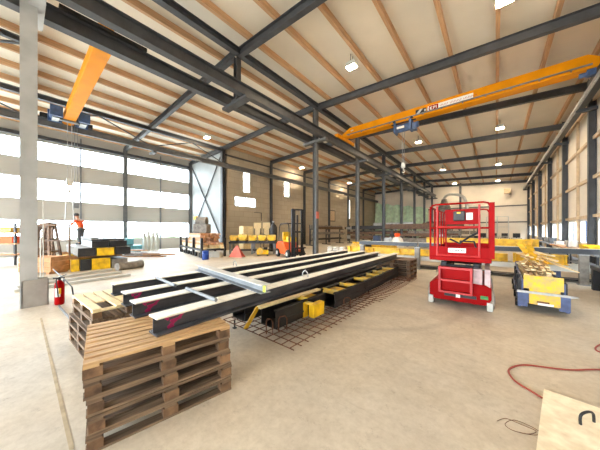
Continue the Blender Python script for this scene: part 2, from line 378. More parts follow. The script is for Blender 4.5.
# ---- window wall of the aisle
BANDS = ((1.0, 2.5), (3.85, 5.4), (6.6, 7.95))
m = MB(); zz = 0
for a, b in BANDS: m.span((XL-.12, YB, zz), (XL, 11.5, a)); zz = b
m.span((XL-.12, YB, zz), (XL, 11.5, 9.2)); struct('wall_left', m, 'curtain')
for h in range(-4, 4):
    ya, yb = Y0+BAY*h/2, Y0+BAY*(h+1)/2
    for a, b in BANDS:
        f = MB(); t = .05
        f.span((XL-.1, ya, a), (XL-.02, yb, a+t)); f.span((XL-.1, ya, b-t), (XL-.02, yb, b)); f.span((XL-.1, ya, a), (XL-.02, ya+t, b)); f.span((XL-.1, yb-t, a), (XL-.02, yb, b))
        w = struct('window_%d' % wn, f, 'greyframe'); wn += 1
        MB().span((XL-.07, ya+.02, a+.02), (XL-.06, yb-.02, b-.02)).build('pane', 'glass', w)
m = MB(); m.span((XL-.12, YB, 1.0), (XL, Y0-2*BAY, 8.0)); struct('wall_left_rear', m, 'curtain')
for k in range(-1, 3):
    y = Y0+BAY*k; m = MB(); m.hbeam((XL+.18, y, 0), (XL+.18, y, 8.7), .3, .24, up=(1, 0, 0)); struct('steel_column', m, 'steel_col')
    if k < 2: struct('post_column', MB().span((XL, y+BAY/2-.05, 0), (XL+.1, y+BAY/2+.05, 8.7)), 'greysteel')
m = MB(); m.hbeam((XL+.2, YB, 8.15), (XL+.2, 11.3, 8.15), .24, .2); struct('eave_beam', m, 'steel')
m = MB(); m.hbeam((XO, Y0, 0), (XO, Y0, 8.7), .26, .24, up=(1, 0, 0)); struct('steel_column', m, 'steel_col')
# ---- block-built office wing
YO = 11.45
holes = [(13.45, 14.3, 5.3, 7.3), (12.55, 15.0, 3.95, 4.85), (19.0, 19.9, 5.5, 7.3), (33.5, 34.4, 3.6, 6.6)]
m = MB(); ys = sorted({YO, YE} | {v for h in holes for v in h[:2]}); 
for a, b in zip(ys[:-1], ys[1:]):
    cut = sorted((h[2], h[3]) for h in holes if h[0] <= a and h[1] >= b); z = 0
    for c0, c1 in cut: m.span((XO-.25, a, z), (XO, b, c0)); z = c1
    m.span((XO-.25, a, z), (XO, b, 9.3))
struct('wall_office', m, 'block')
for a, b, c0, c1 in holes:
    f = MB(); t = .06
    f.span((XO-.16, a, c0), (XO-.06, b, c0+t)); f.span((XO-.16, a, c1-t), (XO-.06, b, c1)); f.span((XO-.16, a, c0), (XO-.06, a+t, c1)); f.span((XO-.16, b-t, c0), (XO-.06, b, c1))
    if b-a > 1.5: f.span((XO-.15, (a+b)/2-.03, c0), (XO-.07, (a+b)/2+.03, c1))
    f.span((XO-.15, a, (c0+c1)/2-.03), (XO-.07, b, (c0+c1)/2+.03))
    w = struct('window_%d' % wn, f, 'white_frame'); wn += 1
    MB().span((XO-.12, a, c0), (XO-.11, b, c1)).build('pane', 'glass', w)
struct('wall_office_end', MB().span((XL, YO, 0), (XO, YO+.2, 9.3)), 'endpanel')
m = MB(); m.hbeam((XO+.02, YO-.15, 0), (XO+.02, YO-.15, 8.7), .3, .3, up=(0, 1, 0)); struct('steel_column', m, 'steel')
for p in (((XL+.4, 1.2), (XO-.5, 8.2)), ((XO-.5, 1.2), (XL+.4, 8.2))):
    m = MB(); m.cyl((p[0][0], YO-.08, p[0][1]), (p[1][0], YO-.08, p[1][1]), .055, 6); struct('brace_beam', m, 'steel')
for k in range(3, 8):
    y = Y0+BAY*k; m = MB(); m.hbeam((XO+.13, y, 0), (XO+.13, y, 8.8), .24, .2, up=(1, 0, 0)); struct('steel_column', m, 'steel')
struct('trim_4', MB().span((XO-.02, YO, 8.25), (XO+.06, YE, 8.4)), 'steel')
# door in the office wall
d = struct('door_1', MB().span((XO+.005, 28.2, 3.0), (XO+.05, 29.7, 4.6)), 'steel')
MB().span((XO+.05, 28.35, 3.12), (XO+.06, 29.55, 4.5)).build('door_panel', 'girt', d)
# seam strip in the slab
a, b = at(41, 318), at(72, 450)
m = MB(); m.bar((a.x, a.y, .0), (b.x, b.y, .0), .03, .004); struct('trim_5', m, 'seam')
# outside: hedge beyond the window wall, neighbour's hall beyond the right wall
for i, by in enumerate((1.2, 4.4, 9.3, 12.6)):
    m = MB(); hh = 1.0+R.random()*.35
    for j in range(60):
        c = Vector((R.uniform(-.9, .9), R.uniform(-1.15, 1.15), R.uniform(.25, hh)))
        r = .28*R.uniform(.6, 1.2); rot = Matrix.Rotation(R.random()*6, 4, 'Z') @ Matrix.Rotation(R.random()*6, 4, 'X')
        m.box(c, (r*2, r*1.6, r*1.4), mtx=rot)
    o = m.build('garden_bush', 'leaf'); o.location = (-33, by, -.26)
    tag(o, 'green bush outside beyond the lowest band of windows', 'bush', 'bushes outside the window wall')
b = thing('neighbouring_building', 'blue grey metal clad hall seen outside through the right windows', 'building', (11, 20, -.26))
MB().span((-1.5, -60, 0), (8, 130, 6)).build('facade', 'facade', b)
rf = MB().span((-1.8, -60, 6), (8, 130, 6.4)).build('roof_edge', 'steel', b)
# ---- high-bay lamps
for j, y in enumerate((9.15, 20.4, 31.6, 42.0)):
    for x in (.2, -4.75, -11.5, -16.8):
        if j == 3 and x < -10: continue
        side = 'over the right of the main hall' if x > -1 else 'over the middle of the main hall' if x > -6 else 'over the crane aisle' if x > -14 else 'over the aisle beside the block wall'
        row = ('in the row nearest the camera', 'in the second row away', 'in the third row away', 'close to the far wall')[j]
        z = zc(x)-.1
        t = thing('high_bay_lamp', 'lit lamp %s, %s' % (side, row), 'lamp', (x, y, z), 0, 'high bay lamps')
        h = MB(); h.span((-.2, -.16, .06), (.2, .16, .2)); h.span((-.22, -.17, .02), (.22, .17, .07)); h.build('housing', 'lightgrey', t)
        MB().span((-.18, -.13, -.005), (.18, .13, .02)).build('lens', 'lamp', t)
        h = MB(); h.cyl((0, -.1, .2), (0, -.1, .52), .012, 5); h.cyl((0, .1, .2), (0, .1, .52), .012, 5); h.build('hanger', 'steel', t)
# ------------------------------------------------------------------ overhead cranes
def hoist(parent, x, y, z, hook_z, s=1.):
    h = MB(); h.cyl((x-.42*s, y, z), (x+.42*s, y, z), .24*s, 12); h.span((x-.5*s, y-.28*s, z-.28*s), (x-.4*s, y+.28*s, z+.34*s)); h.span((x+.38*s, y-.28*s, z-.28*s), (x+.5*s, y+.28*s, z+.34*s))
    ho = h.build('hoist', 'blue', parent, smooth=False)
    k = MB(); k.cyl((x+.5*s, y, z), (x+.85*s, y, z), .17*s, 10); k.span((x+.55*s, y-.2*s, z-.3*s), (x+.75*s, y+.2*s, z+.1*s)); k.build('motor', 'blue', ho)
    k = MB(); k.span((x-.3*s, y-.3*s, z-.1*s), (x+.12*s, y-.25*s, z+.02*s)); k.build('name_plate', 'white', ho)
    k = MB(); k.span((x-.7*s, y-.05, z+.3*s), (x+.7*s, y+.05, z+.42*s))
    for q in (-.5, .5): k.cyl((x+q*s, y-.14, z+.42*s), (x+q*s, y+.14, z+.42*s), .09*s, 8)
    k.build('trolley', 'black', ho)
    k = MB()
    for q in (-.06, .06): k.cyl((x+q, y, z-.2*s), (x+q*.6, y, hook_z+.3), .014, 5)
    k.build('wire_rope', 'galv', ho)
    k = MB(); k.span((x-.09, y-.07, hook_z+.05), (x+.09, y+.07, hook_z+.32)); k.tube([(x, y, hook_z+.05), (x, y, hook_z-.05), (x+.08, y, hook_z-.14), (x+.02, y, hook_z-.22), (x-.08, y, hook_z-.16)], .025, 6)
    k.build('hook_block', 'lightgrey', ho)
    return ho
YC = 13.95
cr = thing('overhead_crane', 'long orange travelling crane girder with blue hoist across the main hall', 'crane', (-2.3, YC, 7.6))
def crx(mb): mb.v = [(x+2.3, y-YC, z-7.6) for x, y, z in mb.v]; return mb
x0, x1 = XG+.52, 3.02; yb, yt = 7.85, 8.4
m = MB(); hw = .17
pts = [(x0-.1, yb), (x1+.05, yb), (x1+.05, yb+.28), (x1-.35, yt), (x0+.45, yt), (x0-.1, yb+.24)]
n = len(pts); m._add([(x, y, z) for y in (YC-hw, YC+hw) for x, z in pts], [tuple(range(n)), tuple(range(2*n-1, n-1, -1))]+[(i+n, (i+1) % n+n, (i+1) % n, i) for i in range(n)])
m.span((x0+.3, YC-hw-.09, yb-.03), (x1-.3, YC+hw+.09, yb+.0))
crx(m).build('girder', 'orange', cr)
m = MB(); m.bar((x0+.25, YC-hw-.06, yb+.12), (x1-.25, YC-hw-.06, yb+.12), .05, .05)
for q in range(12): xx = x0+.4+q*.87; m.span((xx-.02, YC-hw-.07, yb+.05), (xx+.02, YC-hw, yb+.16))
crx(m).build('cable_rail', 'greysteel', cr)
for xx in (x0, x1):
    m = MB(); m.span((xx-.12, YC-1.1, 7.62), (xx+.12, YC+1.1, 7.84))
    for q in (-.85, .85): m.cyl((xx-.06, YC+q, 7.66), (xx+.06, YC+q, 7.66), .11, 12)
    crx(m).build('end_carriage', 'orange' if xx < 0 else 'black', cr)
m = MB(); m.span((x1-.42, YC-.42, 7.5), (x1-.2, YC-.2, 7.72)); m.cyl((x1-.6, YC-.3, 7.6), (x1-.42, YC-.3, 7.6), .09, 8); crx(m).build('travel_motor', 'blue', cr)
# sign on the girder face
def on_girder(px): 
    r = (px-300)/F; w = YC/(r*SN+CS); return w*(r*CS-SN)
sx0, sx1 = on_girder(428.5), on_girder(473.5); yf = YC-hw
m = MB(); m.span((sx0, yf-.012, 7.98), (sx1, yf, 8.26)); sg = crx(m).build('sign', 'paper', cr)
m = MB(); xa = sx0+.06; m.span((xa, yf-.016, 7.99), (xa+.42, yf-.012, 8.25)); crx(m).build('sign_emblem', 'red', sg)
m = MB()
for (a, b, c, d) in ((.05, .05, .11, .2), (.05, .17, .16, .2), (.05, .05, .16, .08), (.19, .05, .22, .2), (.22, .12, .3, .15), (.22, .17, .3, .2), (.32, .05, .35, .2)):
    m.span((xa+a, yf-.019, 8.0+b-.01), (xa+c, yf-.016, 8.0+d-.01))
crx(m).build('emblem_mark', 'paper', sg)
m = MB(); xx = sx0+.56
for wl in (6, 8, 9):
    for q in range(wl):
        m.span((xx, yf-.016, 8.08), (xx+.012, yf-.012, 8.16)); 
        if q % 2: m.span((xx, yf-.016, 8.14), (xx+.045, yf-.012, 8.16))
        else: m.span((xx, yf-.016, 8.08), (xx+.045, yf-.012, 8.095))
        xx += .062
    xx += .06
crx(m).build('sign_lettering', 'redpale', sg)
bx0, bx1 = on_girder(416.5), on_girder(427); m = MB(); m.span((bx0, yf-.012, 7.99), (bx1, yf, 8.24)); bs = crx(m).build('capacity_plate', 'black', cr)
m = MB(); m._add([(bx0, yf-.016, 8.0), (bx0+.16, yf-.016, 8.0), (bx0+.36, yf-.016, 8.23), (bx0+.2, yf-.016, 8.23)], [(0, 1, 2, 3)])
for q in range(3): m.span((bx0+.42+q*.13, yf-.016, 8.06), (bx0+.5+q*.13, yf-.012, 8.17))
crx(m).build('plate_mark', 'lightgrey', bs)
m = MB(); m.span((on_girder(352), yf-.01, 8.15), (on_girder(354.5), yf, 8.22)); crx(m).build('plate', 'lightgrey', cr)
h = hoist(cr, 0, 0, 0, -2.3, .92); h.location = (on_girder(404)+2.3, -.12, -.1)
# aisle crane
ya = 1.68
c2 = thing('overhead_crane', 'orange crane girder with twin blue hoist units over the left aisle', 'crane', (-13, ya, 7.3))
xa, xb = XO+.6, XG-.55
m = MB(); m.span((xa-.1, ya-.17, 7.35), (xb+.0, ya+.17, 7.9)); m.span((xa+.2, ya-.22, 7.33), (xb-.2, ya+.22, 7.36)); m.v = [(x+13, y-ya, z-7.3) for x, y, z in m.v]; m.build('girder', 'orange', c2, .02)
for xx in (xa, xb):
    m = MB(); m.span((xx-.1, ya-1., 7.43 if xx < -12 else 7.56), (xx+.1, ya+1., 7.66))
    m.v = [(x+13, y-ya, z-7.3) for x, y, z in m.v]; m.build('end_carriage', 'black', c2)
for s in (-1, 1):
    m = MB(); cx = -16.6+13; m.cyl((cx-.45, s*.5, .2), (cx+.35, s*.5, .2), .22, 12); m.span((cx-.6, s*.5-.25, -.06), (cx-.42, s*.5+.25, .48)); m.span((cx+.3, s*.5-.22, -.04), (cx+.42, s*.5+.22, .46))
    ho = m.build('hoist', 'blue', c2)
    m = MB(); m.span((cx-.35, s*.5-.12, -.08), (cx+.2, s*.5+.12, -.02)); m.build('trolley', 'galv', ho)
m = MB(); m.span((-3.8, -.5, -.05), (-3.6, .5, .03)); m.build('trolley_frame', 'greysteel', c2)
m = MB()
for q in (-.08, .08): m.cyl((-3.7, q, -.1), (-3.7, q, -2.9), .016, 5)
wr = m.build('wire_rope', 'galv', c2)
m = MB(); m.span((-3.82, -.12, -3.25), (-3.58, .12, -2.9)); m.tube([(-3.7, 0, -3.25), (-3.7, 0, -3.35), (-3.7, .1, -3.46), (-3.7, 0, -3.56), (-3.7, -.1, -3.48)], .03, 6); m.build('hook_block', 'lightgrey', c2)
cs = thing('lifting_chain', 'pale two leg lifting chain hanging from the aisle crane hook', 'chain', (-16.7, ya, 3.8))
m = MB(); m.lathe([(.1, -.02), (.13, 0), (.1, .02)], (0, 0, 0), 10); m.build('ring', 'galv', cs)
for s in (-1, 1):
    m = MB(); m.tube([(0, 0, 0), (0, s*.12, -.5), (0, s*.18, -2.2)], .022, 5); l = m.build('chain_leg', 'galv', cs)
    m = MB(); m.tube([(0, s*.18, -2.2), (0, s*.18+.06, -2.3), (0, s*.18, -2.38)], .03, 5); m.build('chain_hook', 'galv', l)
m = MB()
for q in range(2): m.cyl((-17.45, 1.95+q*.1, 3.1), (-17.45, 1.95+q*.1, 7.32), .014, 5)
m.span((-17.52, 1.88, 2.95), (-17.38, 2.12, 3.2)); single('crane_pendant', m, 'greysteel', 'thin hanging crane control cable beside the lifting chain', 'crane control')
# ------------------------------------------------------------------ pallets
def make_pallet(L, W, nb, deckm, name='wooden_pallet', gap=.016, seed=1, broken=False):
    q = random.Random(seed); root = thing(name, 'pallet', 'pallet')
    m = MB(); bw = (W-gap*(nb-1))/nb
    for i in range(nb):
        y = -W/2+bw/2+i*(bw+gap); e0, e1 = -L/2+q.uniform(0, .006), L/2-q.uniform(0, .006)
        if broken and i in (1, 3): e1 -= .42 if i == 1 else .2
        m.span((e0, y-bw/2, .122+q.uniform(-.002, .002)), (e1, y+bw/2, .144+q.uniform(-.003, .003)))
    for x in (-L/2+.05, 0, L/2-.05): m.span((x-.05, -W/2, .1), (x+.05, W/2, .121))
    m.build('deck', deckm, root)
    for x in (-L/2+.06, 0, L/2-.06):
        for y in (-W/2+.05, 0, W/2-.05):
            b = MB().box((0, 0, 0), (.11+q.uniform(-.015, .02), .095, .078)).build('block', 'wood_block', root); b.location = (x, y, .061)
    for y in (-W/2+.05, 0, W/2-.05):
        b = MB().box((0, 0, 0), (L, .1, .021)).build('bottom_board', 'wood_old', root); b.location = (0, y, .0108)
    return root
def stack(proto_top, proto, n, x, y, rz, where, group, jit=.012, pitch=.1445):
    names = {0: 'bottom', n-1: 'topmost'}; ords = ['bottom', 'second', 'third', 'fourth', 'fifth', 'sixth']
    for i in range(n):
        src = proto_top if i == n-1 else proto
        lab = ('topmost wooden pallet' if i == n-1 else 'bottom wooden pallet' if i == 0 else '%s wooden pallet from the floor' % ords[i])+' of '+where
        o = src if not src.get('used') else dup(src)
        if src.get('used'): del o['used']
        src['used'] = 1
        o.location = (x+R.uniform(-jit, jit), y+R.uniform(-jit, jit), i*pitch); o.rotation_euler = (0, 0, rz+R.uniform(-jit, jit)); o['label'] = lab; o['group'] = group
p_new = make_pallet(1.2, 1.0, 9, 'wood_new', gap=.04, seed=3); p_old = make_pallet(1.2, 1.0, 7, 'wood_old', gap=.03, seed=5); p_pale = make_pallet(1.2, .86, 7, 'wood_pale', gap=.03, seed=8, broken=True); p_mid = make_pallet(1.2, .86, 7, 'wood_old', gap=.03, seed=9)
stack(p_new, p_old, 5, -2.86, 1.0, math.radians(81), 'the stack nearest the camera', 'pallets of the near front stack')
stack(p_pale, p_mid, 5, -4.69, 1.0, math.radians(2), 'the stack behind the near one', 'pallets of the stack behind', .03)
p_far = make_pallet(1.2, .9, 7, 'wood_old', gap=.03, seed=11)
stack(p_far, p_far, 5, -2.86, 9.05, 0, 'the small stack at the far beam ends', 'pallets under the far beam ends')
stack(p_far, p_far, 5, -4.75, 9.0, 0, 'the hidden stack under the far left beam ends', 'pallets under the far left beam ends')
for o in bpy.data.objects:
    if 'used' in o: del o['used']
ZP = .723
# ------------------------------------------------------------------ four long beams
H, B = .185, .2
ends = [(-2.63, .86, -2.87, 9.1), (-3.36, .88, -3.6, 9.15), (-3.96, .93, -4.22, 9.2), (-4.74, .97, -4.98, 9.2)]
labs = ['nearest long steel beam with a large magenta mark at its end', 'second long steel beam from the front, magenta mark on its web', 'third long steel beam from the front, smaller magenta mark', 'farthest of the four long steel beams, end resting on the pale pallets']
for i, ((xa, ya_, xb_, yb_), lb) in enumerate(zip(ends, labs)):
    L = math.hypot(xb_-xa, yb_-ya_); rz = math.atan2(yb_-ya_, xb_-xa)
    o = thing('steel_beam', lb, 'beam', (xa, ya_, ZP), rz, 'long beams lying across the pallets')
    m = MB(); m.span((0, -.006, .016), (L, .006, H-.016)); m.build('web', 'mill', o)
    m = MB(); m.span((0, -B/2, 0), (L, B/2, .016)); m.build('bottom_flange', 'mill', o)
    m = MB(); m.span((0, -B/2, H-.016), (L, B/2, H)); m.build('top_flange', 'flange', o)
    if i < 3:                                        # hand-painted mark on the side facing the aisle (-y local)
        m = MB(); s = (1., .95, .62)[i]; yy = -.0075
        def stroke(x0_, z0_, x1_, z1_, w=.022):
            m.bar((x0_*s*.9+.07, yy, z0_), (x1_*s*.9+.07, yy, z1_), .003, w*1.15, up=(0, 0, 1) if abs(z1_-z0_) < abs(x1_-x0_) else (1, 0, 0))
        for q_ in ((.04, .14, .27, .157, .021), (.265, .155, .19, .092, .021), (.1, .092, .23, .1, .017), (.185, .1, .075, .028, .023), (.05, .137, .085, .108, .016), (.075, .03, .145, .036, .016)): stroke(q_[0], q_[1], q_[2], q_[3], q_[4]*1.25)
        m.build('paint_mark', 'magenta', o)
ZB = ZP+H
def hsec(name, p0, p1, label, hh, bb, group=None, paint=None):
    d = Vector(p1)-Vector(p0); L = d.length
    o = thing(name, label, 'beam', p0, math.atan2(d.y, d.x), group)
    m = MB(); m.span((0, -.004, .01), (L, .004, hh-.01)); m.span((0, -bb/2, 0), (L, bb/2, .011)); m.build('web', 'greysteel', o)
    m = MB(); m.span((0, -bb/2, hh-.011), (L, bb/2, hh)); m.build('top_flange', 'lightgrey', o)  # light on the upper face put into this paler flange colour
    return o
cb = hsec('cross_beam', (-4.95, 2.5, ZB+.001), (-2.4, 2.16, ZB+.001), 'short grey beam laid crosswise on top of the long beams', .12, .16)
m = MB(); m.span((2.50, -.006, .011), (2.56, .006, .108)); m.build('paint_band', mat('lime_paint', (206, 214, 60), .6), cb)
for p0, p1, lb in (((-4.6, 1.56), (-3.72, 1.52), 'thin grey tube bridging the two farther long beams'), ((-3.42, 1.55), (-2.58, 1.52), 'thin grey tube bridging the two nearer long beams')):
    m = MB(); m.cyl((*p0, ZB+.022), (*p1, ZB+.022), .022, 10); single('steel_tube', m, 'greysteel', lb, 'tube', 'tubes across the long beams')
for (x, y), lb in zip(((-2.71, 3.4), (-4.84, 3.35)), ('small steel shackle standing on the nearest beam', 'small steel shackle standing on the farthest beam')):
    m = MB(); m.tube([(x-.06, y, ZB), (x-.06, y, ZB+.07), (x, y, ZB+.12), (x+.06, y, ZB+.07), (x+.06, y, ZB)], .012, 6); single('shackle', m, 'galv', lb, 'shackle')
# ------------------------------------------------------------------ reinforcement mesh and channel girders under and beside the beams
def wire_grid(x0, x1, y0, y1, z, sx, sy, r=.008):
    m = MB(); n = int((y1-y0)/sy)+1
    for i in range(n): m.cyl((x0-.03, y0+i*sy, z), (x1+.03, y0+i*sy, z), r, 5)
    n = int((x1-x0)/sx)+1
    for i in range(n): m.cyl((x0+i*sx, y0-.03, z+2*r), (x0+i*sx, y1+.03, z+2*r), r, 5)
    return m
m = wire_grid(-3.75, -2.12, 2.38, 5.3, .15, .16, .16)
ms = single('reinforcement_mesh', m, 'rust', 'rusty steel reinforcing mesh on the floor, the end nearest the camera', 'steel mesh', 'reinforcing meshes', base=(-3, 3.9, .15))
m = wire_grid(-3.6, -2.02, 5.2, 8.5, .17, .16, .16)
ms2 = single('reinforcement_mesh', m, 'rust', 'rusty steel reinforcing mesh reaching to the far small pallet stack', 'steel mesh', 'reinforcing meshes', base=(-3, 7, .17))
for i, (x, y) in enumerate(((-3.62, 2.5), (-2.9, 3.1), (-3.5, 4.6), (-2.6, 4.9), (-2.7, 6.2), (-3.4, 6.4), (-2.7, 8.0), (-3.4, 8.0))):
    m = MB(); m.span((x-.03, y-.03, 0), (x+.03, y+.03, .015)); m.cyl((x, y, .015), (x, y, .142), .014, 6)
    single('mesh_support', m, 'black', 'small black stub foot carrying the rusty mesh', 'support', 'stub feet under the mesh')
def bent(x, y, rz, lb):
    m = MB(); m.tube([(0, 0, .0), (0, 0, .2), (.02, 0, .24), (.1, 0, .25), (.13, 0, .21), (.13, 0, .02)], .009, 6)
    o = single('bent_rebar', m, 'rust', lb, 'rebar', 'bent bars on the mesh', base=(0, 0, 0)); o.location = (x, y, .165); o.rotation_euler = (0, 0, rz)
bent(-2.72, 2.45, .1, 'bent rusty bar upright at the near corner of the mesh'); bent(-2.62, 2.62, .9, 'second bent rusty bar just behind the near corner'); bent(-2.35, 4.2, .6, 'bent rusty bar standing halfway along the mesh edge')
def trough(xa, ya_, yb_, w, h, label, ins):
    L = yb_-ya_; o = thing('channel_girder', label, 'girder', (xa, ya_, .19), 0, 'channel girders on the mesh')
    m = MB(); t = .014
    m.span((-w/2, 0, 0), (w/2, L, t)); m.span((-w/2, 0, 0), (-w/2+t, L, h)); m.span((w/2-t, 0, 0), (w/2, L, h))
    m.span((-w/2-.03, 0, h-.02), (-w/2+.05, L, h)); m.span((w/2-.05, 0, h-.02), (w/2+.03, L, h)); m.span((w/2, 0, .1), (w/2+.02, L, .13)); m.build('channel', 'black', o)
    for a, b in ins:
        m = MB(); m.span((-w/2+.03, a*L, h-.08), (w/2-.03, b*L, h-.05)); m.span((-w/2+.03, a*L, h-.08), (w/2-.03, a*L+.03, h+.015)); m.build('yellow_plate', 'yellow_worn', o)
    return o
trough(-2.86, 2.62, 4.0, .36, .3, 'dark channel girder nearest the camera, yellow plank on it', [(.6, .95)])
trough(-2.72, 4.1, 5.5, .44, .3, 'dark channel girder with two yellow inserts, second along the mesh', [(.12, .5), (.62, .9)])
trough(-2.76, 5.6, 6.9, .44, .3, 'dark channel girder with yellow inserts, third along the mesh', [(.15, .6), (.75, .95)])
trough(-2.8, 7.0, 8.35, .44, .3, 'dark channel girder with yellow inserts beside the far pallets', [(.1, .6), (.7, .95)])
trough(-3.5, 2.5, 5.4, .36, .26, 'dark channel girder lying in shade under the long beams', [(.1, .3), (.5, .8)])
trough(-3.5, 5.6, 8.3, .36, .26, 'second dark channel girder in shade under the long beams', [(.2, .5)])
m = MB(); m.bar((-2.96, 2.5, .51), (-2.9, 4.1, .51), .1, .035); single('wooden_plank', m, 'wood_pale', 'pale yellow plank lying on the nearest dark channel girder', 'plank')
m = MB(); m.bar((-3.12, 2.36, .17), (-2.98, 2.5, .515), .02, .085, up=(0, 1, 0)); single('yellow_strip', m, 'yellow', 'yellow metal strip leaning against the end of the nearest girder', 'metal strip')
o = thing('yellow_clamp', 'bright yellow block clamped beside the dark girders', 'clamp', (-2.55, 3.35, .19), 0)
MB().span((-.06, .02, 0), (.06, .36, .24)).build('block', 'yellow', o, .01); MB().span((-.13, -.05, -.0), (-.1, .05, .3)).build('upright', 'yellow', o); MB().span((-.13, -.03, .24), (.06, .05, .28)).build('strap', 'yellow_worn', o)
# ------------------------------------------------------------------ scissor lift
sl = thing('scissor_lift', 'red self-propelled scissor lift parked with its platform lowered', 'lift', (-.66, 6.47, 0), math.radians(1.5))
W2 = .59; LEN = 2.3
m = MB(); # chassis with sloping shoulders; local y points away from camera
prof = [(-W2, .2), (-W2+.12, .12), (W2-.1, .12), (W2, .25), (W2, .5), (W2-.1, .56), (-W2+.2, .62), (-W2, .5)]
n = len(prof); m._add([(x, y, z) for y in (0, LEN) for x, z in prof], [tuple(range(n)), tuple(range(2*n-1, n-1, -1))]+[(i+n, (i+1) % n+n, (i+1) % n, i) for i in range(n)])
ch = m.build('chassis', 'red', sl, .015)
m = MB(); m.span((-.28, -.012, .23), (.33, 0, .3)); m.build('bumper_slot', 'black', ch)
m = MB(); m.span((-.05, -.02, .22), (.03, -.012, .3)); m.build('label', 'paper', ch)
m = MB(); m.span((.4, -.014, .26), (.53, 0, .33)); m.build('green_sticker', 'led_green', ch)
for s in (-1, 1):
    for y in (.3, LEN-.3):
        m = MB(); m.cyl((s*(W2-.06), y, .21), (s*(W2+.05), y, .21), .21, 18); wv = m.build('wheel', 'tyre', sl, .02)
        m = MB(); m.cyl((s*(W2+.045), y, .21), (s*(W2+.06), y, .21), .09, 12); m.build('hub', 'greysteel', wv)
for x in (-.56, .56): MB().span((x-.05, -.02, .0+.02), (x+.05, .12, .2)).build('front_guard', 'lightgrey', sl)
m = MB() # ladder of two box steps
for x in (-.36, .24): m.span((x-.02, -.14, .33), (x+.02, -.02, .93))
for z in (.35, .62, .9): m.span((-.36, -.16, z-.02), (.24, -.02, z+.02))
m.span((-.34, -.05, .37), (.22, -.03, .6)); m.span((-.34, -.05, .64), (.22, -.03, .88)); ld = m.build('entry_ladder', 'red', sl)
m = MB()
for z in (.35, .62, .9): m.span((-.365, -.17, z-.022), (.245, -.155, z+.022))
for x in (-.36, .24): m.span((x-.022, -.155, .33), (x+.022, -.14, .93))
m.build('worn_edge', 'redpale', ld)  # paler red strips along the ladder steps and stiles
m = MB(); m.span((.27, .03, .55), (.43, .5, .9)); m.span((.47, .05, .52), (.57, 1.9, .9)); m.build('side_cover', 'pinkgrey', sl)
m = MB() # folded scissor stack
for i, z in enumerate((.76, .86, .96)):
    for s in (-.32, .32):
        m.bar((s, .25, z-.03+.05*(i % 2)), (s, LEN-.25, z+.04-.05*(i % 2)), .07, .09)
        m.cyl((s-.06, .3, z), (s+.06, .3, z), .05, 8); m.cyl((s-.06, LEN-.3, z), (s+.06, LEN-.3, z), .05, 8)
m.cyl((-.4, .3, .9), (.4, .3, .9), .035, 8); m.cyl((-.4, LEN-.3, .8), (.4, LEN-.3, .8), .035, 8); m.build('scissor_arms', 'black', sl)
m = MB(); m.span((-W2, -.02, 1.05), (W2, LEN+.02, 1.15)); pf = m.build('platform', 'red', sl, .008)
m = MB(); m.span((-W2, -.025, 1.15), (W2, .0, 1.38)); m.span((-W2, LEN-.0, 1.15), (W2, LEN+.025, 1.38)); m.span((-W2-.005, 0, 1.15), (-W2+.015, LEN, 1.32)); m.span((W2-.015, 0, 1.15), (W2+.005, LEN, 1.32)); tb = m.build('toe_board', 'red', sl)
m = MB(); m.span((-.2, -.035, 1.25), (.14, -.025, 1.35)); lb_ = m.build('white_label', 'paper', tb)
m = MB()
for q in range(9):
    if q not in (2, 6): m.span((-.16+q*.03, -.037, 1.29), (-.14+q*.03, -.035, 1.315))
m.build('label_lettering', 'black', lb_)
r = .021
m = MB(); T = 2.38 # outer guard rails, rounded corners
for y in (.0, LEN):
    m.tube([(-W2+.02, y, 1.15), (-W2+.02, y, T-.1), (-W2+.06, y, T-.02), (-W2+.14, y, T), (W2-.14, y, T), (W2-.06, y, T-.02), (W2-.02, y, T-.1), (W2-.02, y, 1.15)], r, 8); m.cyl((-W2, y, 1.82), (W2, y, 1.82), r*.8, 8)
for s in (-1, 1):
    x = s*(W2-.02); m.cyl((x, 0, T-.06), (x, LEN, T-.06), r, 8); m.cyl((x, 0, 1.82), (x, LEN, 1.82), r*.8, 8)
    for y in (.62, 1.2, 1.75): m.cyl((x, y, 1.15), (x, y, T-.06), r, 8)
m.span((W2-.04, -.05, 1.15), (W2+.05, .02, T-.02)); m.build('guard_rail', 'red', sl)
m = MB(); m.tube([(-.42, -.03, 1.16), (-.42, -.03, 2.33)], r, 8); m.tube([(.38, -.03, 1.16), (.38, -.03, 2.33)], r, 8); m.cyl((-.42, -.03, 1.84), (.38, -.03, 1.84), r, 8); m.cyl((-.42, -.03, 1.18), (.38, -.03, 1.18), r, 8); m.build('gate', 'redpale', sl)
m = MB(); m.span((-.27, .06, 1.9), (.38, .08, 2.25)); m.span((-.27, .05, 1.2), (-.24, .09, 2.25)); pn = m.build('control_panel', 'red', sl)
m = MB(); m.span((-.1, -.05, 1.98), (.12, .06, 2.2)); cbx = m.build('control_box', 'black', sl, .015)
m = MB(); m.span((-.03, -.056, 2.14), (.04, -.05, 2.18)); m.build('warning_sticker', 'yellow', cbx)
m = MB(); m.span((.14, .05, 2.0), (.26, .06, 2.16)); m.build('notice', 'paper', pn)
m = MB(); m.tube([(-.2, .3, 1.55), (0, .25, 1.45), (.2, .3, 1.62), (.34, .2, 1.7), (.38, .1, 1.86)], .025, 6); m.tube([(.0, .3, 1.5), (.28, .2, 1.5), (.35, .05, 1.25)], .02, 6); m.build('cable_loom', 'rubber', sl)
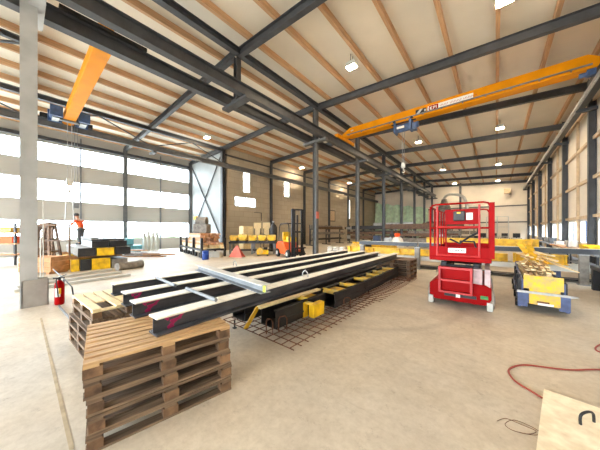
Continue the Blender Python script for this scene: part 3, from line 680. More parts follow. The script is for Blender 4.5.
# ------------------------------------------------------------------ offcut cart
ct = thing('offcut_cart', 'blue steel tipping cart with a worn yellow end plate, full of offcuts', 'cart', (.76, 7.1, 0), math.radians(-1))
ct.scale = (.78, 1, .9); m = MB(); m.span((-.42, .02, .22), (.42, 3.6, .27)); m.span((-.42, .0, .22), (-.38, 3.6, .74)); m.span((.38, 0, .22), (.42, 3.6, .74)); m.span((-.42, 3.56, .22), (.42, 3.6, .8)); m.span((-.42, .0, .22), (.42, .04, .5)); m.build('tub', 'bluebin', ct)
m = MB(); m.span((-.27, -.035, .2), (.32, -.015, .88)); m.span((-.38, -.03, .56), (.38, -.01, .88)); yp = m.build('end_plate', 'yellow_worn', ct)
m = MB(); m.span((-.1, -.045, .2), (.2, -.035, .25)); m.build('warning_strip', 'paper', yp); m = MB(); m.span((-.12, -.042, .25), (.12, -.036, .29)); m.build('red_strip', 'rust', yp)
m = MB(); m.span((-.52, -.09, .46), (.55, -.045, .51)); m.cyl((.55, -.067, .485), (.62, -.067, .485), .02, 8); m.build('galvanised_bar', 'galv', ct)
m = MB(); m.bar((-.46, .02, .16), (-.46, 3.5, .16), .06, .14); m.bar((.46, .02, .16), (.46, 3.5, .16), .06, .14); m.span((-.5, -.02, .12), (-.3, .02, .46)); m.span((.3, -.02, .12), (.5, .02, .46)); m.build('frame', 'bluebin', ct)
for s in (-1, 1):
    for y in (.4, 1.4, 2.4, 3.3):
        m = MB(); m.cyl((s*.42, y, .1), (s*.54, y, .1), .1, 12); m.build('wheel', 'rubber', ct)
    for y in (.25, 1.1, 1.95, 2.8): MB().span((s*.44-.04, y-.08, .25), (s*.44+.04, y+.08, .72)).build('side_rib', 'black', ct)
q = random.Random(4)
for l in range(11):
    for k_ in range(5):
        L = q.uniform(1.7, 2.9); y = .2+q.random()*(3.2-L)+L/2; zr = (.03, -.025, .015)[l % 3]*(1 if l < 7 else 1.6)
        m = MB(); m.box((0, 0, 0), (q.choice((.05, .06, .08)), L, q.choice((.025, .04))))
        o = m.build('timber_offcut', 'wood_pale' if q.random() < .88 else 'wood_new')
        o.location = (.76+(k_-2)*.092-zr*(y-1.7), 7.1+y, .34+.054*l-.035*(y-1.7)); o.rotation_euler = (-.035, 0, zr)
        tag(o, 'pale sawn wooden offcut lying lengthwise in the blue cart', 'offcut', 'wooden offcuts in the blue cart')
for i in range(9):
    L = q.uniform(1.1, 2.0); m = MB(); m.box((0, 0, 0), (q.choice((.04, .06)), L, .025)); o = m.build('timber_offcut', 'wood_pale')
    o.location = (.76+(i % 5-2)*.1, 8.2+.2*(i % 4), .985+.027*i); o.rotation_euler = (.0, .0, (-.12, .08, .15)[i % 3]); tag(o, 'pale sawn wooden offcut lying lengthwise in the blue cart', 'offcut', 'wooden offcuts in the blue cart')
m = MB(); m.box((0, 0, 0), (.16, 1.1, .02)); o = m.build('yellow_lath', 'yellow'); o.location = (.72, 8.6, 1.17); o.rotation_euler = (.3, .3, .1); tag(o, 'yellow lath sticking up out of the offcuts in the cart', 'lath')
m = MB(); m.box((0, 0, 0), (.12, 1.0, .02)); o = m.build('yellow_lath', 'yellow'); o.location = (.62, 9.3, 1.2); o.rotation_euler = (.36, -.2, .12); tag(o, 'second yellow lath in the cart, leaning farther back', 'lath')
m = MB(); m.box((0, 0, 0), (.3, 2.4, .018)); o = m.build('pale_board', 'wood_pale'); o.location = (1.14, 8.7, .93); o.rotation_euler = (.0, .35, .05); tag(o, 'thin pale board resting on the right edge of the cart', 'board')
# ------------------------------------------------------------------ hose, wire, board with handle
hp = [at(*p, .013) for p in ((640, 352), (612, 353.5), (600, 352), (595.5, 349), (597.5, 346), (606, 343.5), (640, 340))]
hp2 = [at(*p, .013) for p in ((660, 372), (600, 369.5), (575, 370), (558, 368.8), (540, 366.5), (526, 365), (516, 366), (509.5, 369), (509, 373), (513, 379), (520, 384.5), (531, 391), (542, 397.8))]
def smooth(pts, n=5):
    out = []
    for i in range(len(pts)-1):
        p0, p1, p2, p3 = pts[max(i-1, 0)], pts[i], pts[i+1], pts[min(i+2, len(pts)-1)]
        for k in range(n):
            t = k/n; out.append(.5*((2*p1)+(-p0+p2)*t+(2*p0-5*p1+4*p2-p3)*t*t+(-p0+3*p1-3*p2+p3)*t**3))
    return out+[pts[-1]]
single('air_hose', MB().tube(smooth(hp2), .0105, 8), 'hose', 'long red rubber hose curving across the floor toward the pale board', 'hose', base=(0, 0, 0), smooth=True)
single('air_hose', MB().tube(smooth(hp), .0105, 8), 'hose', 'loop of red hose at the right edge of the picture', 'hose', base=(0, 0, 0), smooth=True)
wp = [at(*p, .005) for p in ((497, 421), (506, 418.5), (520, 424), (536, 431), (528, 434), (512, 430), (505, 424), (514, 420), (530, 426), (541, 433), (534, 435), (518, 432))]
single('loose_wire', MB().tube(smooth(wp), .002, 5), 'rust', 'thin tangled wire on the floor left of the pale board', 'wire', base=(0, 0, 0))
bd = thing('wooden_board', 'scuffed pale board with a bent steel handle on the floor, bottom right', 'board', (.40, 3.66, 0), math.radians(-8.5))
m = MB(); m._add([(x, y, z) for z in (0, .045) for x, y in ((0, 0), (1.5, .02), (1.45, -1.9), (0.0, -1.9))], [(3, 2, 1, 0), (4, 5, 6, 7), (0, 1, 5, 4), (1, 2, 6, 5), (2, 3, 7, 6), (3, 0, 4, 7)]); m.v = [(x, y, z) for x, y, z in m.v]; m.build('board', 'ply', bd)
a, b = at(580.5, 424.5, .045), at(594, 422, .045)
hh = (b-a); ang = math.atan2(hh.y, hh.x)
w_ = hh.length
m = MB(); m.tube(smooth([Vector((0, 0, 0)), Vector((-.003, 0, .05)), Vector((.008, 0, .085)), Vector((w_*.35, 0, .1)), Vector((w_*.72, 0, .096)), Vector((w_*.95, 0, .07)), Vector((w_, 0, .0))], 4), .0105, 8)
hd = m.build('handle', 'black', bd, smooth=True); hd.matrix_parent_inverse = Matrix.Identity(4)
inv = (Matrix.Translation(bd.location) @ Matrix.Rotation(math.radians(-8.5), 4, 'Z')).inverted()
hd.location = inv @ a; hd.rotation_euler = (0, 0, ang+math.radians(8.5))
# ------------------------------------------------------------------ column guard, extinguisher, bars
g0 = thing('column_guard', 'grey box of boards around the foot of the near column', 'column guard', (XG+.0, .155, 0))
m = MB(); a, b, c, d_ = -.26, .07, -.11, .31
for q_ in (((b-.02, c, 0), (b, d_, .62)), ((a, c, 0), (a+.02, d_, .62)), ((a, c, 0), (b, c+.02, .6)), ((a, d_-.02, 0), (b, d_, .6))): m.span(*q_)
m.build('board', 'boxgrey', g0)
e = at(59.5, 304.5)
fx = thing('fire_extinguisher', 'red fire extinguisher standing on the floor between column and pallets', 'extinguisher', e)
MB().lathe([(.07, 0), (.085, .02), (.088, .05), (.088, .46), (.075, .52), (.04, .56), (.03, .58)], (0, 0, 0), 16).build('cylinder', 'red', fx, smooth=True)
m = MB(); m.cyl((0, 0, .58), (0, 0, .63), .025, 8); m.span((-.02, -.11, .62), (.02, .09, .645)); m.bar((0, -.02, .64), (0, .12, .7), .025, .012); m.build('valve', 'black', fx)
m = MB(); m.tube(smooth([Vector((0, -.03, .61)), Vector((.09, -.06, .6)), Vector((.12, -.05, .45)), Vector((.1, -.03, .2))]), .012, 6); m.build('hose', 'rubber', fx)
m = MB()
for k_ in range(7):
    t0, t1 = -1.1+k_*.17, -1.1+(k_+1)*.17
    m._add([(.0895*math.cos(t), .0895*math.sin(t), z) for z in (.2, .4) for t in (t0, t1)], [(0, 1, 3, 2)])
m.build('label', 'paper', fx)
m = MB()
for k_ in range(3):
    t0, t1 = -.25+k_*.15, -.25+(k_+1)*.15
    m._add([(.0903*math.cos(t), .0903*math.sin(t), z) for z in (.27, .4) for t in (t0, t1)], [(0, 1, 3, 2)])
m.build('yellow_label', 'yellow', fx)
m = MB(); m.tube([at(53, 269, .5), at(64, 279, .53), at(72, 287, .42)], .014, 6); m.cyl(at(64, 294, .0), at(64, 279, .53), .015, 6); m.cyl(at(72, 287, .42), at(74, 300, 0), .015, 6)
single('propped_bar', m, 'black', 'thin dark bar propped at a slant above the fire extinguisher', 'bar')
m = MB(); a, b = at(59, 306, .02), at(72, 321, .02); m.bar(a, b, .03, .03); single('steel_bar', m, 'greysteel', 'short steel bar on the floor from extinguisher to pallets', 'bar')
m = MB(); a = at(40.5, 284); a.z = 0; m.cyl(a, a+Vector((0, 0, 1.7)), .018, 6); m.cyl(a+Vector((.02, .06, 0)), a+Vector((.02, .06, 3.3)), .014, 6); single('pale_rod', m, 'lightgrey', 'pair of pale upright rods standing against the near column', 'rod')
# ------------------------------------------------------------------ cross conveyor line in the middle distance
YV = 11.75
cv = thing('roller_table', 'long pale grey roller table running across behind the scissor lift', 'conveyor', (0, YV, 0))
m = MB()
for y in (-.05, .85): m.span((-7.2, y, .38), (3.1, y+.08, .56))
m.build('side_frame', 'lightgrey', cv)
m = MB()
for i in range(34): x = -7.05+i*.3; m.cyl((x, 0, .5), (x, .85, .5), .05, 8)
m.build('roller', 'galv', cv)['kind'] = 'stuff'
for x in (-6.8, -4.6, -.9, .9, 2.9):
    for y in (0, .86): MB().span((x-.06, y-.05, 0), (x+.06, y+.05, .38)).build('leg', 'greysteel', cv)
MB().span((1.35, .1, .02), (1.7, .6, .38)).build('drive_box', 'bluebin', cv); MB().span((-6.5, .2, .06), (2.8, .7, .1)).build('lower_tray', 'black', cv)  # black sheet stands in for the shade beneath the table
def grey_beam(x0, x1, y, z, h, label):
    o = thing('steel_rail', label, 'rail', ((x0+x1)/2, y, z), 0, 'grey rails over the roller table'); L = x1-x0
    m = MB(); m.hbeam((-L/2, 0, h/2), (L/2, 0, h/2), h, .16); m.build('profile', 'railgrey', o)
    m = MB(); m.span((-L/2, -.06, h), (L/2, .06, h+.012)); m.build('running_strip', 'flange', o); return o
grey_beam(-1.75, 3.2, YV-.1, .985, .17, 'long grey rail across the picture right of the scissor lift')
grey_beam(-5.6, -2.75, YV-.1, 1.02, .17, 'grey rail left of the scissor lift above yellow beams')
grey_beam(-2.7, -1.8, YV-.1, 1.0, .19, 'short grey rail piece just left of the scissor lift')
for x, lb in ((2.16, 'mottled grey post carrying the rail at its right'), (-1.6, 'grey post under the rail hidden behind the scissor lift'), (-2.74, 'grey post under the rail joint left of the lift'), (-5.4, 'grey post under the left end of the rail')):
    o = thing('rail_post', lb, 'post', (x, YV-.14, 0), 0, 'posts under the grey rail')
    m = MB(); hz = .984 if x > -2 else .995
    m.span((-.1, -.09, .03), (.1, .09, hz-.03)); m.build('shaft', 'greymach', o); MB().span((-.14, -.11, 0), (.14, .11, .03)).build('foot', 'greysteel', o); MB().span((-.12, -.1, hz-.03), (.12, .1, hz)).build('cap', 'galv', o)
def girder(x0, x1, y, z, h, b, label, m_='yellow', name='yellow_girder', rz=0.):
    L = x1-x0; o = thing(name, label, 'girder', ((x0+x1)/2, y, z), rz, 'yellow girders in the middle of the hall')
    m = MB(); m.hbeam((-L/2, 0, h/2), (L/2, 0, h/2), h, b, .02, .03); m.build('section', m_, o)
    for q_ in (-.45, -.15, .15, .45): MB().span((L*q_-.01, -b/2+.01, .03), (L*q_+.01, b/2-.01, h-.03)).build('stiffener', m_, o)
    return o
girder(-6.6, -2.1, YV+.45, .555, .3, .3, 'yellow girder lying on the table left of the lift')
girder(-1.9, .35, YV+.4, .555, .3, .3, 'yellow girder lying on the table behind the blue cart')
girder(.5, 1.9, YV+.45, .555, .34, .36, 'short yellow girder on the table beyond the cart, at right')
girder(-3.1, 1.5, 15.2, .98, .36, .34, 'big yellow girder on trestles behind the roller table')
girder(-8.0, -4.9, 15.6, .62, .3, .34, 'yellow girder on low trestles behind the left rail')
for i, (x, y) in enumerate(((-2.8, 15.2), (-.8, 15.2), (1.2, 15.2), (-7.6, 15.6), (-5.3, 15.6))):
    o = thing('steel_trestle', 'low grey trestle carrying the yellow girders behind the table', 'trestle', (x, y, 0), 0, 'trestles under yellow girders')
    if i > 2: o.scale = (1, 1, .62/.98)
    MB().span((-.3, -.35, .92), (.3, .35, .98)).build('top_bar', 'greysteel', o)
    for s in (-1, 1): MB().bar((s*.2, -.3, 0), (s*.1, -.2, .92), .07, .07).build('leg', 'greysteel', o); MB().bar((s*.2, .3, 0), (s*.1, .2, .92), .07, .07).build('leg', 'greysteel', o)
# black machine at the right edge
bm = thing('steel_workbench', 'low black steel bench with rusty plates at the right edge', 'workbench', (2.72, 9.9, 0))
MB().span((-.55, -.9, .62), (.42, 1.1, .72)).build('bench_top', 'black', bm)
for x, y in ((-.44, -.8), (.32, -.8), (-.44, 1.0), (.32, 1.0)): MB().span((x-.09, y-.09, 0), (x+.09, y+.09, .62)).build('leg', 'black', bm)
MB().span((-.42, -.75, .1), (.3, .95, .16)).build('shelf', 'black', bm)
for i in range(4):
    m = MB(); m.box((0, 0, 0), (.5-.06*i, .7-.05*i, .03)); o = m.build('rusty_plate', 'brownsteel'); o.location = (2.6+.04*i, 9.6+.12*i, .736+.031*i); o.rotation_euler = (0, 0, .2*i-.2)
    tag(o, '%s rusty plate of the small pile on the black bench' % ('bottom', 'second', 'third', 'topmost')[i], 'plate', 'plates on the black bench')
# long shelf under the right windows with things
for i, (ya_, yb_) in enumerate(((12.6, 16.6), (17, 21.6), (22, 27), (27.5, 33))):
    o = thing('wall_bench', ('grey bench under the right windows, the one nearest the camera', 'second grey bench away under the right windows', 'third grey bench away under the right windows', 'farthest grey bench under the right windows')[i], 'bench', (2.95, ya_, 0), 0, 'benches under the windows'); L = yb_-ya_
    MB().span((-.35, 0, .84), (.3, L, .9)).build('bench_top', 'wood_brown' if i % 2 else 'greysteel', o)
    for y in (.1, L-.1):
        for x in (-.28, .24): MB().span((x-.03, y-.03, 0), (x+.03, y+.03, .84)).build('leg', 'steel', o)
    MB().span((-.3, .05, .3), (.25, L-.05, .34)).build('shelf', 'greysteel', o)
q = random.Random(12)
def crate(x, y, z, d, m_, label, cat='box', name='storage_box', rz=0., group=None):
    o = thing(name, label, cat, (x, y, z), rz, group); w, l, h = d; t = .02
    m = MB(); m.span((-w/2, -l/2, 0), (w/2, l/2, t)); m.span((-w/2, -l/2, 0), (-w/2+t, l/2, h)); m.span((w/2-t, -l/2, 0), (w/2, l/2, h)); m.span((-w/2, -l/2, 0), (w/2, -l/2+t, h)); m.span((-w/2, l/2-t, 0), (w/2, l/2, h)); m.build('shell', m_, o)
    m = MB(); m.span((-w/2-.015, -l/2-.015, h-.05), (w/2+.015, -l/2, h)); m.span((-w/2-.015, l/2, h-.05), (w/2+.015, l/2+.015, h)); m.span((-w/2-.015, -l/2, h-.05), (-w/2, l/2, h)); m.span((w/2, -l/2, h-.05), (w/2+.015, l/2, h)); m.build('rim', m_, o)
    return o
crate(2.95, 14.2, .9, (.45, .6, .22), 'yellow', 'yellow box on the nearest bench under the right windows'); crate(2.95, 15.0, .9, (.45, .6, .26), 'yellow', 'second yellow box on the nearest bench, farther from the camera')
for i in range(5): crate(2.95+q.uniform(-.08, .08), 18+i*2.7, .9, (.35, .5, q.uniform(.2, .4)), q.choice(('greymach', 'black', 'white', 'greysteel')), 'small dull box on the benches under the far right windows', group='boxes under the far windows')
for x in (-1.3, -.2, .9, 2.0):
    o = thing('office_desk', 'desk with a dark screen by the far wall', 'desk', (x, 40.5, 0), 0, 'desks by the far wall')
    MB().span((-.5, -.4, .7), (.5, .4, .75)).build('desk_top', 'greysteel', o); MB().span((-.35, .0, .8), (.35, .06, 1.35)).build('screen', 'black', o); MB().span((-.05, .02, .75), (.05, .06, .85)).build('screen_stand', 'black', o)
    for s in (-.45, .45): MB().span((s-.03, -.35, 0), (s+.03, .35, .7)).build('leg', 'steel', o)
# green tarpaulin on the far wall: folded sheet
m = MB(); nx, nz = 44, 14; x0, x1, zt0, zt1 = -17.7, -8.7, 6.85, 5.45
vs = []
for back in (0, 1):
    for j in range(nz+1):
        for i in range(nx+1):
            u_, v_ = i/nx, j/nz; x = x0+(x1-x0)*u_; zt = zt0+(zt1-zt0)*u_+.12*math.sin(u_*31); z = zt*(1-v_)+.02*v_
            vs.append((x, YE-.9-.12*math.sin(u_*48+v_*3)-.07*math.sin(u_*23-v_*9)-.05*math.sin(v_*14+u_*20)+(.012 if back else 0), z))
n1 = nx+1; o1 = n1*(nz+1); fs = []
for j in range(nz):
    for i in range(nx):
        a = j*n1+i; fs.append((a, a+n1, a+n1+1, a+1)); fs.append((a+o1, a+o1+1, a+o1+n1+1, a+o1+n1))
m._add(vs, fs); single('green_tarpaulin', m, 'tarp', 'faded green tarpaulin hung over the far wall behind the steel racks', 'tarpaulin', smooth=True)
# steel stock racks in the back
def stock_rack(x, y, rz, L, levels, label, seed, cap=8):
    q_ = random.Random(seed); o = thing('stock_rack', label, 'rack', (x, y, 0), rz, 'steel stock racks at the back')
    for s in (-L/2+.2, 0, L/2-.2):
        m = MB(); m.span((s-.06, -.06, 0), (s+.06, .06, levels*.62+.5)); m.span((s-.07, -.6, 0), (s+.07, .6, .1)); m.build('upright', 'steel', o)
        for l in range(levels): MB().span((s-.04, -.6, .55+l*.62), (s+.04, .0, .62+l*.62)).build('arm', 'steel', o)
    for l in range(levels):
        for k_ in range(4):
            m = MB(); ll = L*q_.uniform(.7, 1.05); h = q_.choice((.2, .3, .44)); m.box((0, 0, 0), (ll, .12, h))
            b_ = m.build('steel_bar', q_.choice(('brownsteel', 'brownsteel', 'greymach', 'black', 'galv'))); T_ = Matrix.Translation((x, y, 0)) @ Matrix.Rotation(rz, 4, 'Z')
            b_.location = T_ @ Vector((q_.uniform(-.3, .3), -.53+k_*.125, .623+l*.62+h/2)); b_.rotation_euler = (0, 0, rz)
            tag(b_, 'long stock bar on the '+label, 'bar', 'bars on the '+label)
    return o
stock_rack(-12.5, 37.5, 0, 6, 4, 'steel rack before the left part of the green tarpaulin', 1)
stock_rack(-4.9, 36.2, 0, 6, 4, 'steel rack right of the green tarpaulin', 2)
stock_rack(-12.2, 28.8, .0, 6.5, 3, 'steel rack nearest the middle columns', 3)
stock_rack(-16.2, 24.5, math.pi/2, 7, 3, 'steel rack along the block wall', 4)
stock_rack(-5.4, 22.2, 0, 4.4, 3, 'steel rack beyond the yellow girders left of the lift', 5)
stock_rack(-5.0, 27.2, 0, 5, 3, 'second steel rack beyond the yellow girders', 6)
# beige machine with ducts behind the lift
mc = thing('dust_extractor', 'tall beige extractor machine with ducts behind the scissor lift', 'machine', (-5.9, 40.5, 0))
MB().span((-1.0, -.8, 1.6), (1.0, .8, 4.6)).build('housing', 'greymach', mc, .05)
MB().lathe([(.9, 4.6), (.8, 5.2), (.5, 5.7), (.35, 6.3)], (0, 0, 0), 14).build('cyclone', 'greymach', mc)
MB().lathe([(.3, .5), (.9, 1.6)], (0, 0, 0), 14).build('hopper', 'greysteel', mc)
for sx_ in (-.9, .9):
    for sy_ in (-.7, .7): MB().span((sx_-.06, sy_-.06, 0), (sx_+.06, sy_+.06, 1.7)).build('leg', 'greysteel', mc)
m = MB(); m.tube(smooth([Vector((0, 0, 6.2)), Vector((.2, 0, 6.8)), Vector((1.0, 0, 7.0)), Vector((2.4, 0, 6.4)), Vector((2.8, .2, 4.5))]), .2, 10); m.build('duct', 'lightgrey', mc)
wh = thing('wall_heater', 'small warm grey unit high on the far wall near the corner', 'heater', (1.2, YE-.5, 6.9)); MB().span((-.35, -.3, 0), (.35, .3, .7)).build('casing', 'girt', wh, .03); MB().span((-.25, .3, .2), (.25, .5, .5)).build('bracket', 'steel', wh)
# access scaffolds / guard frames behind the lift
for x, lb in ((-3.2, 'grey tubular guard frame behind the scissor lift'), (.1, 'grey tubular guard frame left of the far desks')):
    o = thing('guard_frame', lb, 'frame', (x, 33, 0), 0, 'guard frames at the back'); 
    for s in (-.9, 0, .9): MB().cyl((s, 0, 0), (s, 0, 3.2), .04, 6).build('post', 'lightgrey', o)
    for z in (1.1, 2.1, 3.2): MB().cyl((-.9, 0, z), (.9, 0, z), .035, 6).build('rail', 'lightgrey', o)
# blue drum and white sacks in the middle distance
def drum(x, y, r_, h, m_, label, name='steel_drum', z=0):
    o = thing(name, label, 'drum', (x, y, z))
    MB().lathe([(r_*.97, 0), (r_, .02), (r_, h*.33), (r_*1.03, h*.35), (r_, h*.37), (r_, h*.64), (r_*1.03, h*.66), (r_, h*.68), (r_, h-.02)], (0, 0, 0), 16).build('shell', m_, o, smooth=True)
    MB().lathe([(r_*1.02, h-.03), (r_*1.02, h), (r_*.9, h+.005)], (0, 0, 0), 16).build('lid', m_, o); return o
drum(-7.1, 17.9, .32, 1.35, 'dirtyblue', 'dark blue drum among the yellow girders left of middle')
o = thing('bulk_bag', 'white bulk bag with a red top flap beyond the rails', 'bag', (-5.8, 18.6, .0)); o.scale = (.8, .8, .9)
m = MB(); m.lathe([(.5, 0), (.56, .15), (.58, .6), (.52, 1.1), (.4, 1.3), (.18, 1.4)], (0, 0, 0), 12); m.build('sack', 'white', o, smooth=True)
m = MB(); m.lathe([(.2, 1.38), (.24, 1.5), (.3, 1.62), (.22, 1.7)], (0, 0, 0), 10); m.build('neck', 'hivis', o, smooth=True)
# yellow machine parts near the middle
def gearbox(x, y, z, s, rz, label, group=None):
    o = thing('yellow_machine', label, 'machine', (x, y, z), rz, group)
    MB().span((-.5*s, -.3*s, .12*s), (.5*s, .3*s, .5*s)).build('body', 'yellow', o, .03*s)
    MB().cyl((-.2*s, -.42*s, .42*s), (-.2*s, .42*s, .42*s), .26*s, 12).build('rotor', 'yellow_worn', o)
    MB().span((.1*s, -.2*s, .5*s), (.42*s, .2*s, .72*s)).build('motor', 'black', o, .02)
    for a_ in (-.4*s, .4*s): MB().span((a_-.06*s, -.34*s, 0), (a_+.06*s, .34*s, .12*s)).build('foot', 'black', o)
    return o
p = at(262.5, 255.5); gearbox(p.x, p.y, 0, .8, .9, 'small yellow machine standing on the floor left of the forklift')
gearbox(-6.5, 13.8, 0, 1.35, .7, 'large yellow machine standing left of the grey rail')
p_w = dup(p_far, (-8.6, 14.3, 0), (0, 0, .3), 'wooden pallet carrying white sacks beyond the long beams'); del p_w['group']
for i in range(9):
    m = MB(); a_, b_, h_ = .28, .2, .075
    ring = [(math.cos(t*math.pi/6), math.sin(t*math.pi/6)) for t in range(12)]
    sq = [(math.copysign(abs(x)**.45, x)*a_, math.copysign(abs(y)**.45, y)*b_) for x, y in ring]
    vs_ = [(x*k_, y*k_, z) for k_, z in ((.75, 0), (1, .04), (1.02, .09), (.7, .15)) for x, y in sq]
    m._add(vs_, [(l*12+t, l*12+(t+1) % 12, (l+1)*12+(t+1) % 12, (l+1)*12+t) for l in range(3) for t in range(12)]+[tuple(range(11, -1, -1)), tuple(range(36, 48))])
    o = m.build('white_sack', 'white', smooth=True); o.location = Vector((-8.6, 14.3, .147+.152*(i//3)))+Matrix.Rotation(.3, 3, 'Z') @ Vector((0, (i % 3-1)*.42 if False else 0, 0))+Matrix.Rotation(.3, 3, 'Z') @ Vector(((i % 3-1)*.425, .05*(i//3-1), 0)); o.rotation_euler = (0, 0, .3+math.pi/2)
    tag(o, 'full white sack piled on the pallet beyond the long beams', 'sack', 'white sacks on the pallet')
# long bench with yellow parts along the block wall
wb = thing('assembly_bench', 'long dark bench loaded with yellow parts before the block wall', 'bench', (-14.0, 11.3, 0), math.radians(40))
MB().span((-1.7, -.5, .78), (1.7, .5, .9)).build('bench_top', 'black', wb)
for x in (-1.6, 0, 1.6):
    for y in (-.42, .42): MB().span((x-.06, y-.06, 0), (x+.06, y+.06, .78)).build('leg', 'greysteel', wb)
MB().span((-1.6, -.42, .25), (1.6, .42, .32)).build('shelf', 'black', wb)
TW = Matrix.Translation((-14.0, 11.3, .9)) @ Matrix.Rotation(math.radians(40), 4, 'Z')
for i, (x, s) in enumerate(((-1.4, .7), (-.72, .8), (0, .7), (.72, .75), (1.4, .75))):
    v = TW @ Vector((x, 0, 0)); gearbox(v.x, v.y, v.z, s, math.radians(130), 'yellow machine part on the long dark bench, %s' % ('nearest its left end', 'second from the left end', 'in the middle', 'second from the right end', 'at its right end')[i], 'yellow parts on the dark bench')
for i, px in enumerate((257.5, 266.5)):
    r_ = (px-300)/F; w_ = 20.2; o = thing('standing_panel', ('pale panel on a stand against the block wall, left one', 'pale panel on a stand against the block wall, right one')[i], 'panel', (w_*(r_*CS-SN), w_*(r_*SN+CS), 0), math.radians(60), 'pale panels by the block wall')
    MB().span((-.32, -.02, 1.15), (.32, .02, 2.4)).build('sheet', 'wood_pale', o); 
    for s in (-.25, .25): MB().span((s-.03, -.06, 0), (s+.03, -.02, 1.9)).build('post', 'steel', o)
    MB().span((-.3, -.3, 0), (.3, .25, .05)).build('foot', 'steel', o)
r_ = (246-300)/F; w_ = 20.; o = thing('wall_cabinet', 'pale low cabinet against the block wall behind the dark bench', 'cabinet', (w_*(r_*CS-SN), w_*(r_*SN+CS), 0), math.radians(90))
MB().span((-.5, -.3, .05), (.5, .3, 2.1)).build('body', 'wood_pale', o, .01)
for s in (-.25, .25): MB().span((s-.23, -.32, .1), (s+.23, -.3, 2.05)).build('door', 'wood_pale', o)
r_ = (273.5-300)/F; w_ = 19.6; o = thing('gas_cylinder', 'tall black gas cylinder standing behind the forklift', 'cylinder', (w_*(r_*CS-SN), w_*(r_*SN+CS), 0))
MB().lathe([(.3, 0), (.3, 2.0), (.2, 2.2), (.08, 2.28), (.08, 2.4)], (0, 0, 0), 14).build('bottle', 'black', o, smooth=True); MB().span((-.08, -.05, 2.4), (.08, .05, 2.5)).build('valve', 'galv', o)
m = MB(); r_ = (254-300)/F
o = thing('wall_mounted_jib', 'thin dark jib arm fixed on the block wall above the pale panels', 'bracket', (XO+.05, 15.6, 2.7)); MB().span((-.03, -.02, 0), (.03, .02, .8)).build('post', 'steel', o); MB().bar((0, -.9, .78), (0, .02, .78), .05, .05).build('arm', 'steel', o)
# forklift
A, Bp = Vector((-10.95, 10.35, 0)), Vector((-9.25, 12.05, 0)); fr = math.radians(-20)
fk = thing('forklift', 'orange forklift with a tall black mast parked beyond the long beams', 'forklift', (-10.3, 11.4, 0), fr)
m = MB(); prof = [(-1.15, .22), (.75, .22), (.75, .5), (.3, .55), (.0, .95), (-.9, 1.02), (-1.15, .85)]; n = len(prof)
m._add([(x, y, z) for y in (-.52, .52) for x, z in prof], [tuple(range(n)), tuple(range(2*n-1, n-1, -1))]+[(i+n, (i+1) % n+n, (i+1) % n, i) for i in range(n)]); m.build('body', 'forkorange', fk, .04)
for x in (-.85, .6):
    for s in (-1, 1):
        m = MB(); m.cyl((x, s*.42, .27), (x, s*.6, .27), .27, 18); wv = m.build('wheel', 'rubber', fk, .03); m = MB(); m.cyl((x, s*.59, .27), (x, s*.615, .27), .13, 10); m.build('hub', 'lightgrey', wv)
m = MB(); 
for y in (-.46, .46): m.tube([(-.85, y, .95), (-.75, y, 1.9), (-.6, y, 2.15), (.45, y, 2.2), (.62, y, 2.05), (.72, y, .5)], .035, 6)
for x in (-.55, -.3, -.05, .2, .45): m.cyl((x, -.46, 2.19), (x, .46, 2.19), .025, 6)
m.build('overhead_guard', 'black', fk)
m = MB(); m.span((-.6, -.28, 1.0), (-.1, .28, 1.12)); m.span((-.68, -.28, 1.1), (-.56, .28, 1.65)); m.build('seat', 'yellow', fk, .03)
m = MB(); m.bar((.35, 0, .55), (.15, 0, 1.2), .05, .05); m.cyl((.13, 0, 1.18), (.17, 0, 1.24), .17, 12); m.build('steering_wheel', 'black', fk)
m = MB()
for y in (-.34, .34): m.span((.82, y-.06, .1), (.92, y+.06, 3.05)); m.span((.93, y-.05+(.09 if y < 0 else -.09), .12), (1.0, y+.05+(.09 if y < 0 else -.09), 3.0))
for z in (.3, 1.6, 2.98): m.span((.82, -.36, z), (.92, .36, z+.1))
m.cyl((.87, 0, .2), (.87, 0, 2.7), .06, 8); m.build('mast', 'black', fk)
m = MB(); m.span((1.02, -.5, .25), (1.07, .5, .33)); m.span((1.02, -.5, .62), (1.07, .5, .7)); m.build('carriage', 'black', fk)
for y in (-.28, .28): m = MB(); m.span((1.07, y-.06, .08), (1.12, y+.06, .68)); m.span((1.07, y-.06, .08), (2.1, y+.06, .12)); m.build('fork', 'black', fk)
m = MB(); m.span((.0, -.35, 1.0), (.28, -.1, 1.35)); m.span((.05, .1, 1.0), (.3, .36, 1.3)); m.build('yellow_box', 'yellow', fk, .02)
# notice on the third column
o = single('notice_sheet', MB().span((XG+.14, Y0+2*BAY-.14, 2.45), (XG+.15, Y0+2*BAY+.14, 2.85)), 'pink', 'pink white notice fixed to the slim column beside the forklift', 'notice')
# red warning stand and blue drum
p = at(237, 257); o = thing('warning_stand', 'faded red triangular folding stand on the floor', 'stand', p, math.radians(25))
for s in (-1, 1):
    m = MB(); m._add([(-.5, s*.22, 0), (.5, s*.22, 0), (.05, s*.02, .75), (-.05, s*.02, .75), (-.5, s*.2, 0), (.5, s*.2, 0), (.05, s*.0, .75), (-.05, s*.0, .75)], [(0, 1, 2, 3), (7, 6, 5, 4), (0, 4, 5, 1), (1, 5, 6, 2), (2, 6, 7, 3), (3, 7, 4, 0)]); m.build('panel', 'pink', o)
p = at(205.5, 259.5); drum(p.x, p.y, .19, .52, 'bluebright', 'small bright blue drum standing before the timber rack', 'plastic_drum')
